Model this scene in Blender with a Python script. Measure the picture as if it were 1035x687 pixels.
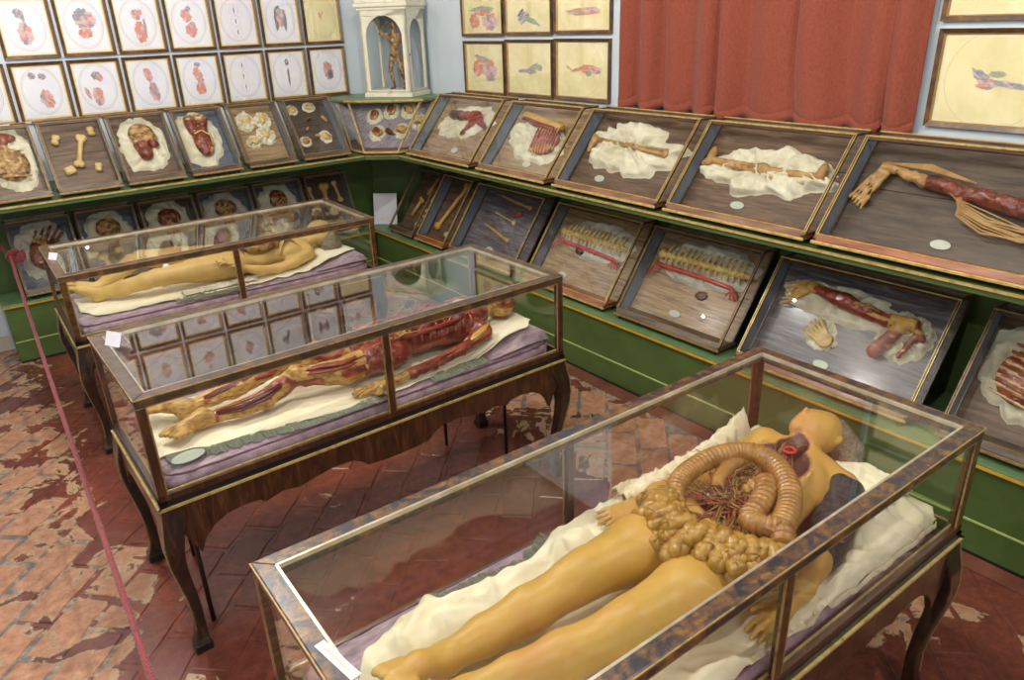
import bpy, math, random
import numpy as np
from mathutils import Vector, Matrix, noise as mnoise

scene = bpy.context.scene
for o in list(bpy.data.objects):
    bpy.data.objects.remove(o)
COL = scene.collection
rnd = random.Random(7)
PI = math.pi


def lin(r, g, b):
    f = lambda c: (c / 255 / 12.92) if c <= 10 else ((c / 255 + .055) / 1.055) ** 2.4
    return (f(r), f(g), f(b), 1.0)


# ------------------------------------------------------------------ camera
YAW, PITCH, ROLL = math.radians(52.954), math.radians(-23.326), math.radians(-2.035)
fw = Vector((math.cos(YAW) * math.cos(PITCH), math.sin(YAW) * math.cos(PITCH), math.sin(PITCH)))
rt = Vector((math.sin(YAW), -math.cos(YAW), 0))
up = rt.cross(fw)
r2 = rt * math.cos(ROLL) + up * math.sin(ROLL)
u2 = -rt * math.sin(ROLL) + up * math.cos(ROLL)
cam_data = bpy.data.cameras.new('camera')
cam_data.sensor_fit = 'HORIZONTAL'
cam_data.sensor_width = 36.0
cam_data.lens = 36.0 * 754.475 / 1035.0
cam_data.clip_start = .05
cam = bpy.data.objects.new('camera', cam_data)
COL.objects.link(cam)
CAM = Vector((0, 0, 2.16))
cam.matrix_world = Matrix(((r2.x, u2.x, -fw.x, CAM.x), (r2.y, u2.y, -fw.y, CAM.y), (r2.z, u2.z, -fw.z, CAM.z), (0, 0, 0, 1)))
scene.camera = cam

# ------------------------------------------------------------------ world, lamps, exposure
world = bpy.data.worlds.new('world')
scene.world = world
world.use_nodes = True
world.node_tree.nodes['Background'].inputs[0].default_value = (.80, .88, 1.0, 1)
world.node_tree.nodes['Background'].inputs[1].default_value = .25
vs = scene.view_settings
vs.view_transform = 'Standard'
vs.look = 'None'
vs.gamma = 1.0
vs.use_curve_mapping = False
vs.exposure = 0.0
scene.cycles.transparent_max_bounces = 48
scene.cycles.max_bounces = 8


def area_lamp(loc, sx, sy, power, color, target=None):
    d = bpy.data.lights.new('added_fill_light', 'AREA')
    d.shape = 'RECTANGLE'
    d.size, d.size_y = sx, sy
    d.energy = power
    d.color = color
    o = bpy.data.objects.new('added_fill_light', d)
    COL.objects.link(o)
    o.location = loc
    if target is not None:
        o.rotation_euler = (Vector(target) - Vector(loc)).to_track_quat('-Z', 'Y').to_euler()
    return o


def spot_lamp(loc, power, color=(1.0, .965, .92), size=.014):
    d = bpy.data.lights.new('ceiling_spot_light', 'POINT')
    d.energy, d.color, d.shadow_soft_size = power, color, size
    o = bpy.data.objects.new('ceiling_spot_light', d)
    COL.objects.link(o)
    o.location = loc


# two added soft fill panels out of view behind the camera, small halogen spots below the ceiling
area_lamp((.3, -2.12, 2.1), 2.6, 2.2, 62, (.93, .97, 1.0), (1.2, 3.0, 1.2))
area_lamp((-2.92, 2.2, 2.1), 2.2, 2.2, 34, (.93, .97, 1.0), (1.2, 3.0, 1.2))
for loc, pw in (((-.7, .6, 3.3), 80), ((.1, 3.3, 3.4), 85), ((1.35, 1.9, 3.45), 80), ((.9, 3.95, 3.45), 75), ((1.9, -.2, 3.4), 70), ((.3, 5.2, 3.4), 35)):
    spot_lamp(loc, pw * 1.38, size=.011)

# ------------------------------------------------------------------ objects, meshes
REG = {}


def tag(o, label=None, cat=None, group=None, kind=None):
    if label: o['label'] = label
    if cat: o['category'] = cat
    if group: o['group'] = group
    if kind: o['kind'] = kind
    return o


def thing(name, label, cat, loc=(0, 0, 0), rz=0.0, group=None, M=None):
    o = bpy.data.objects.new(name, None)
    o.empty_display_size = .05
    COL.objects.link(o)
    if M is None:
        M = Matrix.Translation(Vector(loc)) @ Matrix.Rotation(rz, 4, 'Z')
    o.matrix_world = M
    REG[o.name] = M.copy()
    return tag(o, label, cat, group)


class MB:
    """collects geometry; build() links it as one mesh object"""

    def __init__(s):
        s.v, s.f, s.m = [], [], []

    def add(s, vs_, fs_, mi=0):
        b = len(s.v)
        s.v += [tuple(p) for p in vs_]
        s.f += [tuple(i + b for i in f) for f in fs_]
        s.m += [mi] * len(fs_)
        return s

    def box(s, lo, hi, mi=0):
        x0, y0, z0 = lo
        x1, y1, z1 = hi
        return s.add([(x0, y0, z0), (x1, y0, z0), (x1, y1, z0), (x0, y1, z0), (x0, y0, z1), (x1, y0, z1), (x1, y1, z1), (x0, y1, z1)],
                     [(3, 2, 1, 0), (4, 5, 6, 7), (0, 1, 5, 4), (1, 2, 6, 5), (2, 3, 7, 6), (3, 0, 4, 7)], mi)

    def hexa(s, p, mi=0):  # 8 points: bottom ring then top ring
        return s.add(p, [(3, 2, 1, 0), (4, 5, 6, 7), (0, 1, 5, 4), (1, 2, 6, 5), (2, 3, 7, 6), (3, 0, 4, 7)], mi)

    def bar(s, p, q, w, h, upv=(0, 0, 1), mi=0, ext=0.0):
        p, q = Vector(p), Vector(q)
        d = (q - p).normalized()
        p, q = p - d * ext, q + d * ext
        upv = Vector(upv)
        a = d.cross(upv)
        if a.length < 1e-5: a = d.cross(Vector((1, 0, 0)))
        a.normalize()
        b = a.cross(d).normalized()
        a, b = a * w / 2, b * h / 2
        return s.hexa([p - a - b, p + a - b, q + a - b, q - a - b, p - a + b, p + a + b, q + a + b, q - a + b], mi)

    def prism(s, poly, vec, mi=0):  # poly: 3d points, vec: extrusion
        n = len(poly)
        vec = Vector(vec)
        pts = [Vector(p) for p in poly] + [Vector(p) + vec for p in poly]
        fs = [tuple(reversed(range(n))), tuple(range(n, 2 * n))] + [(i, (i + 1) % n, (i + 1) % n + n, i + n) for i in range(n)]
        return s.add(pts, fs, mi)

    def tube(s, pts, rad, n=8, closed=False, mi=0, flat=1.0):
        pts = [Vector(p) for p in pts]
        if not hasattr(rad, '__len__'): rad = [rad] * len(pts)
        b = len(s.v)
        m = len(pts)
        nrm = None
        for i, p in enumerate(pts):
            if closed:
                t = pts[(i + 1) % m] - pts[i - 1]
            else:
                t = pts[min(i + 1, m - 1)] - pts[max(i - 1, 0)]
            if t.length < 1e-9: t = Vector((1, 0, 0))
            t.normalize()
            if nrm is None:
                nrm = t.orthogonal().normalized()
                zz = Vector((0, 0, 1)) - t * t.z
                if zz.length > .2: nrm = zz.normalized()
            else:
                nrm = (nrm - t * nrm.dot(t))
                nrm = nrm.normalized() if nrm.length > 1e-6 else t.orthogonal().normalized()
            bi = t.cross(nrm)
            for k in range(n):
                a = 2 * PI * k / n
                s.v.append(tuple(p + (nrm * math.cos(a) * flat + bi * math.sin(a)) * rad[i]))
        mm = m if closed else m - 1
        for i in range(mm):
            i2 = (i + 1) % m
            for k in range(n):
                k2 = (k + 1) % n
                s.f.append((b + i * n + k, b + i * n + k2, b + i2 * n + k2, b + i2 * n + k))
                s.m.append(mi)
        if not closed:
            s.f.append(tuple(b + k for k in reversed(range(n))))
            s.f.append(tuple(b + (m - 1) * n + k for k in range(n)))
            s.m += [mi, mi]
        return s

    def ball(s, c, r, nu=10, nv=7, mi=0):
        if not hasattr(r, '__len__'): r = (r, r, r)
        b = len(s.v)
        s.v.append((c[0], c[1], c[2] - r[2]))
        for j in range(1, nv):
            a = -PI / 2 + PI * j / nv
            for i in range(nu):
                t = 2 * PI * i / nu
                s.v.append((c[0] + r[0] * math.cos(a) * math.cos(t), c[1] + r[1] * math.cos(a) * math.sin(t), c[2] + r[2] * math.sin(a)))
        s.v.append((c[0], c[1], c[2] + r[2]))
        e = len(s.v) - 1
        for i in range(nu):
            s.f.append((b, b + 1 + (i + 1) % nu, b + 1 + i)); s.m.append(mi)
            s.f.append((e, e - nu + i, e - nu + (i + 1) % nu)); s.m.append(mi)
        for j in range(nv - 2):
            for i in range(nu):
                p, q = b + 1 + j * nu + i, b + 1 + j * nu + (i + 1) % nu
                s.f.append((p, q, q + nu, p + nu)); s.m.append(mi)
        return s

    def grid(s, P, mi=0, thick=None):  # P[i][j] points; thick: closes it downwards by a vector
        n, m = len(P), len(P[0])
        b = len(s.v)
        s.v += [tuple(p) for row in P for p in row]
        for i in range(n - 1):
            for j in range(m - 1):
                s.f.append((b + i * m + j, b + (i + 1) * m + j, b + (i + 1) * m + j + 1, b + i * m + j + 1)); s.m.append(mi)
        if thick is not None:
            t = Vector(thick)
            b2 = len(s.v)
            s.v += [tuple(Vector(p) + t) for row in P for p in row]
            for i in range(n - 1):
                for j in range(m - 1):
                    s.f.append((b2 + i * m + j, b2 + i * m + j + 1, b2 + (i + 1) * m + j + 1, b2 + (i + 1) * m + j)); s.m.append(mi)
            for i in range(n - 1):
                for j in (0, m - 1):
                    q = (b + i * m + j, b2 + i * m + j, b2 + (i + 1) * m + j, b + (i + 1) * m + j)
                    s.f.append(q if j == 0 else q[::-1]); s.m.append(mi)
            for j in range(m - 1):
                for i in (0, n - 1):
                    q = (b + i * m + j, b + i * m + j + 1, b2 + i * m + j + 1, b2 + i * m + j)
                    s.f.append(q if i == 0 else q[::-1]); s.m.append(mi)
        return s

    def mesh(s, name, mats, smooth=False):
        me = bpy.data.meshes.new(name)
        me.from_pydata(s.v, [], s.f)
        for mm in (mats if isinstance(mats, (list, tuple)) else [mats]): me.materials.append(mm)
        if any(s.m): me.polygons.foreach_set('material_index', s.m)
        if smooth: me.polygons.foreach_set('use_smooth', [True] * len(me.polygons))
        me.update()
        return me

    def build(s, name, mats, parent=None, smooth=False, world=False, bevel=0.0):
        """world=True: the coordinates given are world ones, stored relative to the parent"""
        if world and parent is not None:
            R = parent
            Mi = REG[R.name].inverted()
            s.v = [tuple(Mi @ Vector(p)) for p in s.v]
        return link(name, s.mesh(name, mats, smooth), parent, bevel)


def link(name, me, parent=None, bevel=0.0):
    o = bpy.data.objects.new(name, me)
    COL.objects.link(o)
    if parent is not None:
        o.parent = parent
        REG[o.name] = REG.get(parent.name, Matrix()).copy()
    else:
        REG[o.name] = Matrix()
    if bevel:
        b = o.modifiers.new('bevel', 'BEVEL')
        b.width = bevel
        b.segments = 2
        b.limit_method = 'ANGLE'
    return o


def single(name, mb, mats, label, cat, loc, group=None, smooth=False, M=None):
    """a thing that is one mesh: world coordinates in, origin at loc (or the frame M, then local coordinates in)"""
    if M is None:
        L = Vector(loc)
        mb.v = [tuple(Vector(p) - L) for p in mb.v]
        M = Matrix.Translation(L)
    o = bpy.data.objects.new(name, mb.mesh(name, mats, smooth))
    COL.objects.link(o)
    o.matrix_world = M
    REG[o.name] = M.copy()
    return tag(o, label, cat, group)


# ------------------------------------------------------------------ noise (numpy) and iso-surfaces
def _hash(ix, iy, iz, seed):
    h = (ix.astype(np.int64) * 374761393 + iy.astype(np.int64) * 668265263 + iz.astype(np.int64) * 2147483647 + seed * 974711) & 0xffffffff
    h = ((h ^ (h >> 13)) * 1274126177) & 0xffffffff
    h = (h ^ (h >> 16)) & 0xffff
    return h.astype(np.float32) / 32767.5 - 1.0


def vnoise(x, y, z, seed=0):
    x, y, z = [np.asarray(a, dtype=np.float64) for a in (x, y, z)]
    fx, fy, fz = np.floor(x), np.floor(y), np.floor(z)
    ix, iy, iz = fx.astype(np.int64), fy.astype(np.int64), fz.astype(np.int64)
    tx, ty, tz = [(t * t * (3 - 2 * t)) for t in (x - fx, y - fy, z - fz)]
    out = 0
    for a in (0, 1):
        wa = tx if a else 1 - tx
        for b in (0, 1):
            wb = ty if b else 1 - ty
            for c in (0, 1):
                wc = tz if c else 1 - tz
                out = out + wa * wb * wc * _hash(ix + a, iy + b, iz + c, seed)
    return out


def n1(x, y=0.0, z=0.0, seed=0):
    return mnoise.noise(Vector((x + seed * 17.13, y + seed * 5.7, z - seed * 9.1)))


class Field:
    """signed distance on a grid: smooth unions of tapered limbs and ellipsoids, then surface nets"""

    def __init__(s, lo, hi, h):
        s.lo = np.array(lo, float)
        s.h = h
        s.n = np.maximum(4, np.ceil((np.array(hi, float) - s.lo) / h).astype(int) + 1)
        s.F = np.full(tuple(s.n), .5, np.float32)
        s.ax = [s.lo[i] + h * np.arange(s.n[i]) for i in range(3)]

    def _sl(s, lo, hi):
        a = np.clip(np.floor((np.array(lo) - s.lo) / s.h).astype(int), 0, s.n - 1)
        b = np.clip(np.ceil((np.array(hi) - s.lo) / s.h).astype(int) + 1, 1, s.n)
        return tuple(slice(int(p), int(max(q, p + 1))) for p, q in zip(a, b))

    def _pts(s, sl):
        return np.meshgrid(s.ax[0][sl[0]], s.ax[1][sl[1]], s.ax[2][sl[2]], indexing='ij')

    def _mix(s, sl, d, k, sub):
        f = s.F[sl]
        if sub:
            d = -d
            if k > 0:
                hh = np.clip(.5 - .5 * (d - f) / k, 0, 1)
                s.F[sl] = d * (1 - hh) + f * hh + k * hh * (1 - hh)
            else:
                s.F[sl] = np.maximum(f, d)
        else:
            if k > 0:
                hh = np.clip(.5 + .5 * (f - d) / k, 0, 1)
                s.F[sl] = f * (1 - hh) + d * hh - k * hh * (1 - hh)
            else:
                s.F[sl] = np.minimum(f, d)

    def cap(s, a, b, r1, r2=None, k=.02, sub=False):
        r2 = r1 if r2 is None else r2
        a, b = np.array(a, float), np.array(b, float)
        m = max(r1, r2) + k + 4 * s.h
        sl = s._sl(np.minimum(a, b) - m, np.maximum(a, b) + m)
        X, Y, Z = s._pts(sl)
        d = b - a
        L = max(d @ d, 1e-12)
        t = np.clip(((X - a[0]) * d[0] + (Y - a[1]) * d[1] + (Z - a[2]) * d[2]) / L, 0, 1)
        dist = np.sqrt((X - a[0] - t * d[0]) ** 2 + (Y - a[1] - t * d[1]) ** 2 + (Z - a[2] - t * d[2]) ** 2) - (r1 + (r2 - r1) * t)
        s._mix(sl, dist.astype(np.float32), k, sub)
        return s

    def chain(s, pts, rad, k=.02):
        for i in range(len(pts) - 1):
            s.cap(pts[i], pts[i + 1], rad[i], rad[i + 1], k)
        return s

    def ell(s, c, r, k=.02, rz=0.0, sub=False, ry=0.0):
        c, r = np.array(c, float), np.array(r, float)
        m = r.max() + k + 4 * s.h
        sl = s._sl(c - m, c + m)
        X, Y, Z = s._pts(sl)
        X, Y, Z = X - c[0], Y - c[1], Z - c[2]
        if rz:
            X, Y = X * math.cos(rz) + Y * math.sin(rz), -X * math.sin(rz) + Y * math.cos(rz)
        if ry:
            X, Z = X * math.cos(ry) - Z * math.sin(ry), X * math.sin(ry) + Z * math.cos(ry)
        q = np.sqrt((X / r[0]) ** 2 + (Y / r[1]) ** 2 + (Z / r[2]) ** 2)
        g = np.sqrt((X / r[0] ** 2) ** 2 + (Y / r[1] ** 2) ** 2 + (Z / r[2] ** 2) ** 2) + 1e-6
        s._mix(sl, (q * (q - 1) / g).astype(np.float32), k, sub)
        return s

    def rough(s, amp, freq, seed=0, xmin=-9.0):
        X, Y, Z = s._pts((slice(None),) * 3)
        near = (np.abs(s.F) < amp + 3 * s.h) & (X > xmin)
        s.F[near] += (amp * vnoise(X[near] * freq, Y[near] * freq, Z[near] * freq, seed)).astype(np.float32)
        return s

    def floor(s, z):
        _, _, Z = s._pts((slice(None),) * 3)
        s.F = np.maximum(s.F, (z - Z).astype(np.float32))
        return s

    def clip(s, fn):
        X, Y, Z = s._pts((slice(None),) * 3)
        s.F = np.maximum(s.F, fn(X, Y, Z).astype(np.float32))
        return s

    def surf(s):
        F = s.F
        for i in range(3):  # close at the border
            ix = [slice(None)] * 3
            for e in (0, -1):
                ix[i] = e
                F[tuple(ix)] = np.maximum(F[tuple(ix)], s.h * .5)
        S = F < 0
        nx, ny, nz = F.shape
        cs = (nx - 1, ny - 1, nz - 1)
        acc = np.zeros(cs + (3,), np.float32)
        cnt = np.zeros(cs, np.float32)

        def sh(A, o): return A[o[0]:o[0] + cs[0], o[1]:o[1] + cs[1], o[2]:o[2] + cs[2]]
        for axis in range(3):
            o1, o2 = [i for i in range(3) if i != axis]
            for b in (0, 1):
                for c in (0, 1):
                    p = [0, 0, 0]; p[o1], p[o2] = b, c
                    q = list(p); q[axis] = 1
                    f0, f1 = sh(F, p), sh(F, q)
                    cr = (f0 < 0) != (f1 < 0)
                    t = np.where(cr, f0 / np.where(cr, f0 - f1, 1), 0)
                    acc[..., axis] += np.where(cr, t, 0)
                    acc[..., o1] += np.where(cr, b, 0)
                    acc[..., o2] += np.where(cr, c, 0)
                    cnt += cr
        mask = cnt > 0
        idx = np.full(cs, -1, np.int64)
        idx[mask] = np.arange(mask.sum())
        ijk = np.argwhere(mask)
        V = s.lo + (ijk + acc[mask] / cnt[mask][:, None]) * s.h
        Q = []
        for axis in range(3):
            o1, o2 = (axis + 1) % 3, (axis + 2) % 3
            a = [slice(None)] * 3; a[axis] = slice(0, -1); a[o1] = slice(1, -1); a[o2] = slice(1, -1)
            b = list(a); b[axis] = slice(1, None)
            s0, s1 = S[tuple(a)], S[tuple(b)]
            for flip in (False, True):
                E = np.argwhere((~s0 & s1) if flip else (s0 & ~s1))
                if not len(E): continue
                base = E.copy()
                base[:, o1] += 1; base[:, o2] += 1

                def g(d1, d2):
                    c = base.copy(); c[:, o1] -= d1; c[:, o2] -= d2
                    return idx[c[:, 0], c[:, 1], c[:, 2]]
                q = np.stack([g(1, 1), g(0, 1), g(0, 0), g(1, 0)], 1)
                Q.append(q[:, ::-1] if flip else q)
        Q = np.concatenate(Q) if Q else np.zeros((0, 4), int)
        return V, Q

    def mesh(s, name, mats, matfn=None):
        V, Q = s.surf()
        me = bpy.data.meshes.new(name)
        me.vertices.add(len(V)); me.vertices.foreach_set('co', V.astype(np.float32).ravel())
        me.loops.add(Q.size); me.loops.foreach_set('vertex_index', Q.astype(np.int32).ravel())
        me.polygons.add(len(Q))
        me.polygons.foreach_set('loop_start', np.arange(0, Q.size, 4, dtype=np.int32))
        me.polygons.foreach_set('loop_total', np.full(len(Q), 4, np.int32))
        for mm in (mats if isinstance(mats, (list, tuple)) else [mats]): me.materials.append(mm)
        me.polygons.foreach_set('use_smooth', np.ones(len(Q), bool))
        if matfn is not None:
            c = V[Q].mean(1)
            me.polygons.foreach_set('material_index', np.asarray(matfn(c)).astype(np.int32))
        me.update(calc_edges=True)
        me.validate()
        return me


def localise(me, M):
    Mi = M.inverted()
    me.transform(Mi)
    return me
# ------------------------------------------------------------------ materials
class NT:
    def __init__(s, name):
        s.m = bpy.data.materials.new(name)
        s.m.use_nodes = True
        s.t = s.m.node_tree
        s.t.nodes.clear()
        s.out = s.n('ShaderNodeOutputMaterial')

    def n(s, typ, **k):
        o = s.t.nodes.new(typ)
        for a, b in k.items(): setattr(o, a, b)
        return o

    def l(s, a, b): s.t.links.new(a, b)


def ramp(nt, fac, stops):
    r = nt.n('ShaderNodeValToRGB')
    e = r.color_ramp.elements
    while len(e) < len(stops): e.new(.5)
    for i, (p, c) in enumerate(stops):
        e[i].position = p
        e[i].color = c
    nt.l(fac, r.inputs[0])
    return r.outputs[0]


def noise_fac(nt, vec, scale, detail=4, rough=.55, dist=0.0):
    x = nt.n('ShaderNodeTexNoise')
    x.inputs['Scale'].default_value = scale
    x.inputs['Detail'].default_value = detail
    x.inputs['Roughness'].default_value = rough
    x.inputs['Distortion'].default_value = dist
    nt.l(vec, x.inputs['Vector'])
    return x.outputs['Fac']


def coords(nt, stretch=(1, 1, 1), rot=(0, 0, 0), world=False):
    if world:
        src = nt.n('ShaderNodeNewGeometry').outputs['Position']
    else:
        src = nt.n('ShaderNodeTexCoord').outputs['Object']
    mp = nt.n('ShaderNodeMapping')
    mp.inputs['Scale'].default_value = stretch
    mp.inputs['Rotation'].default_value = rot
    nt.l(src, mp.inputs['Vector'])
    return mp.outputs[0]


def pmat(name, stops, scale=8, rough=.5, stretch=(1, 1, 1), bump=0.0, bscale=None, metallic=0.0, detail=4, coat=0.0, sheen=0.0, sss=0.0, rot=(0, 0, 0), world=False, dist=0.0, spec=.5, brough=.6):
    nt = NT(name)
    v = coords(nt, stretch, rot, world)
    b = nt.n('ShaderNodeBsdfPrincipled')
    nt.l(b.outputs[0], nt.out.inputs[0])
    if len(stops) == 1:
        b.inputs['Base Color'].default_value = stops[0][1]
    else:
        nt.l(ramp(nt, noise_fac(nt, v, scale, detail, .6, dist), stops), b.inputs['Base Color'])
    b.inputs['Roughness'].default_value = rough
    b.inputs['Metallic'].default_value = metallic
    b.inputs['Specular IOR Level'].default_value = spec
    b.inputs['Coat Weight'].default_value = coat
    b.inputs['Coat Roughness'].default_value = .15
    b.inputs['Sheen Weight'].default_value = sheen
    if sss:
        b.inputs['Subsurface Weight'].default_value = sss
        b.inputs['Subsurface Radius'].default_value = (.02, .01, .005)
        b.inputs['Subsurface Scale'].default_value = .3
    if bump:
        bp = nt.n('ShaderNodeBump')
        bp.inputs['Strength'].default_value = bump
        bp.inputs['Distance'].default_value = .01
        nt.l(noise_fac(nt, v, bscale or scale * 3, 5, brough), bp.inputs['Height'])
        nt.l(bp.outputs[0], b.inputs['Normal'])
    return nt.m


def glass_mat(name, tint=(.985, .99, .985, 1), f0=.042):
    """thin pane: clear transmission plus a mirror share that grows towards grazing (Schlick)"""
    nt = NT(name)
    lw = nt.n('ShaderNodeLayerWeight')
    lw.inputs[0].default_value = .5
    p = nt.n('ShaderNodeMath', operation='POWER')
    nt.l(lw.outputs['Facing'], p.inputs[0]); p.inputs[1].default_value = 5
    m = nt.n('ShaderNodeMath', operation='MULTIPLY_ADD')
    nt.l(p.outputs[0], m.inputs[0]); m.inputs[1].default_value = 1 - f0; m.inputs[2].default_value = f0
    t = nt.n('ShaderNodeBsdfTransparent'); t.inputs[0].default_value = tint
    g = nt.n('ShaderNodeBsdfGlossy'); g.inputs['Roughness'].default_value = .01
    g.inputs[0].default_value = (1, 1, 1, 1)
    x = nt.n('ShaderNodeMixShader')
    nt.l(m.outputs[0], x.inputs[0]); nt.l(t.outputs[0], x.inputs[1]); nt.l(g.outputs[0], x.inputs[2])
    nt.l(x.outputs[0], nt.out.inputs[0])
    return nt.m


def wood(name, c0, c1, c2, rough=.4, scale=3.0, stretch=(1, 9, 9), coat=.2, bump=.08, rot=(0, 0, 0)):
    return pmat(name, [(.30, c0), (.5, c1), (.70, c2)], scale * 1.6, rough, stretch, bump, scale * 4, coat=coat, detail=9, rot=rot, dist=.8)


def worn_wood(name, dark, mid, light, lo=.48, hi=.58, scale=14, rough=.4):
    nt = NT(name)
    v = coords(nt, (1, 1, 1))
    a = noise_fac(nt, v, scale, 5, .65, .5)
    v2 = coords(nt, (2, 12, 12))
    w = noise_fac(nt, v2, 6, 5, .6)
    tan = ramp(nt, w, [(.3, mid), (.7, light)])
    mx = nt.n('ShaderNodeMix', data_type='RGBA')
    nt.l(ramp(nt, a, [(lo, (0, 0, 0, 1)), (hi, (1, 1, 1, 1))]), mx.inputs[0])
    mx.inputs[6].default_value = dark
    nt.l(tan, mx.inputs[7])
    b = nt.n('ShaderNodeBsdfPrincipled')
    nt.l(mx.outputs[2], b.inputs['Base Color'])
    b.inputs['Roughness'].default_value = rough
    b.inputs['Coat Weight'].default_value = .25
    b.inputs['Coat Roughness'].default_value = .2
    nt.l(b.outputs[0], nt.out.inputs[0])
    return nt.m


M = {}
M['wall'] = pmat('wall_paint', [(.35, lin(196, 207, 214)), (.65, lin(203, 213, 219))], 3, .75, bump=.03, bscale=60, world=True)
M['wall_dim'] = pmat('far_wall_paint', [(.35, lin(150, 152, 150)), (.65, lin(158, 160, 158))], 3, .8)
M['ceil'] = pmat('ceiling_paint', [(.3, lin(96, 84, 70)), (.7, lin(108, 96, 82))], 2, .8)
M['green'] = pmat('green_paint', [(.3, lin(66, 88, 40)), (.7, lin(78, 100, 48))], 5, .5, bump=.05, bscale=40, world=True)
M['green_top'] = pmat('green_top_paint', [(.3, lin(92, 122, 80)), (.7, lin(110, 138, 94))], 6, .35, bump=.04, bscale=30, world=True)
M['paleline'] = pmat('pale_green_line', [(.3, lin(160, 180, 105)), (.7, lin(178, 195, 120))], 9, .5)
M['gilt'] = pmat('gilt_bright', [(.3, lin(172, 138, 72)), (.6, lin(216, 192, 126)), (.8, lin(128, 96, 50))], 25, .32, metallic=.35, bump=.1)
M['yellow'] = pmat('yellow_paint_line', [(.3, lin(182, 132, 30)), (.7, lin(208, 160, 48))], 20, .45)
M['giltold'] = pmat('gilt_aged', [(.3, lin(96, 74, 48)), (.5, lin(158, 128, 78)), (.75, lin(120, 96, 62))], 22, .42, metallic=.2, bump=.15)
M['redwood'] = wood('red_brown_wood', lin(104, 54, 28), lin(136, 78, 42), lin(162, 100, 58))
M['brownrail'] = wood('brown_rail_wood', lin(80, 54, 36), lin(112, 78, 52), lin(140, 104, 74))
M['post'] = wood('dark_post_wood', lin(44, 30, 22), lin(74, 50, 34), lin(104, 74, 48))
M['oldwood'] = wood('grey_brown_wood', lin(50, 40, 32), lin(80, 66, 52), lin(110, 94, 76))
M['darkwood'] = wood('dark_wood', lin(26, 20, 18), lin(40, 30, 25), lin(58, 44, 34), rough=.35)
M['board_brown'] = wood('board_brown', lin(62, 46, 35), lin(96, 74, 56), lin(128, 102, 78), rough=.5, scale=3.2, stretch=(1, 9, 9))
M['board_pale'] = wood('board_pale', lin(108, 86, 62), lin(148, 122, 90), lin(178, 150, 114), rough=.5, scale=3.2, stretch=(1, 9, 9))
M['board_grey'] = wood('board_grey', lin(62, 58, 64), lin(92, 86, 90), lin(132, 126, 130), rough=.4, scale=3.2, stretch=(1, 9, 9))
M['board_lilac'] = wood('board_lilac', lin(108, 98, 106), lin(146, 136, 144), lin(172, 162, 168), rough=.45, scale=3.2, stretch=(1, 9, 9))
M['board_dark'] = wood('board_dark', lin(52, 42, 34), lin(76, 62, 50), lin(98, 82, 66), rough=.5, scale=3.2, stretch=(1, 9, 9))
M['board_blue'] = wood('board_blue_grey', lin(62, 70, 84), lin(86, 94, 106), lin(112, 112, 118), rough=.5, scale=3.2, stretch=(1, 9, 9))
M['glass'] = glass_mat('clear_glass', f0=.036)
M['glass_vit'] = glass_mat('vitrine_glass', f0=.02)
M['side'] = pmat('painted_side_glass_tone', [(.3, lin(92, 104, 118)), (.7, lin(112, 122, 134))], 6, .6)  # tone reflected and seen through side glass, put into an opaque colour
M['black'] = pmat('black_lacquer', [(.4, lin(18, 17, 18)), (.7, lin(30, 27, 26))], 12, .35)
M['walnut'] = wood('walnut_veneer', lin(40, 22, 13), lin(66, 38, 22), lin(100, 62, 34), rough=.3, scale=5, stretch=(6, 1, 1), rot=(0, .6, 0), coat=.4)
M['walnut_light'] = wood('walnut_frame', lin(46, 28, 15), lin(74, 47, 23), lin(106, 72, 36), rough=.32, scale=4, coat=.4)
M['worn3'] = worn_wood('worn_top_near', lin(38, 38, 46), lin(82, 56, 28), lin(146, 104, 50), .42, .66, 26)
M['worn2'] = worn_wood('worn_top_middle', lin(58, 46, 38), lin(76, 52, 30), lin(120, 86, 50), .42, .64, 18)
M['worn1'] = worn_wood('worn_top_far', lin(64, 46, 32), lin(88, 58, 30), lin(126, 88, 46), .42, .6, 18)
M['leg'] = wood('leg_wood', lin(24, 15, 11), lin(44, 28, 18), lin(80, 50, 28), rough=.3, scale=5, stretch=(4, 4, 1), coat=.4)
M['bead_highlight'] = pmat('pale_highlight_bead', [(.4, lin(178, 168, 140)), (.7, lin(206, 200, 184))], 18, .3, metallic=.5)  # metal bead with a white highlight put into its pale colour
M['iron'] = pmat('dark_iron', [(.4, lin(46, 34, 34)), (.7, lin(62, 46, 44))], 18, .4, metallic=.4)
M['mattress'] = pmat('mauve_silk', [(.3, lin(126, 100, 114)), (.5, lin(164, 138, 150)), (.72, lin(194, 174, 178))], 14, .5, stretch=(1, 2.5, 1), bump=.8, bscale=16, sheen=.3)
M['piping'] = pmat('mauve_piping', [(.4, lin(98, 66, 84)), (.7, lin(122, 88, 104))], 30, .6)
M['sheet'] = pmat('cream_sheet', [(.35, lin(226, 214, 178)), (.65, lin(238, 230, 200))], 4, .8, bump=.12, bscale=14, sheen=.2)
M['cloth'] = pmat('cream_cloth', [(.35, lin(192, 184, 156)), (.65, lin(218, 212, 188))], 9, .75, bump=.3, bscale=30, sheen=.2)
M['cloth_grey'] = pmat('grey_cloth', [(.35, lin(172, 168, 152)), (.65, lin(206, 202, 186))], 9, .75, bump=.3, bscale=30, sheen=.2)
M['fringe'] = pmat('green_grey_fringe', [(.3, lin(92, 98, 84)), (.7, lin(142, 146, 124))], 40, .8, stretch=(6, 1, 1))
M['lace'] = pmat('dark_lace', [(.35, lin(26, 28, 32)), (.6, lin(62, 64, 66)), (.7, lin(34, 35, 40))], 60, .7, bump=.4, bscale=80)
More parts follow.
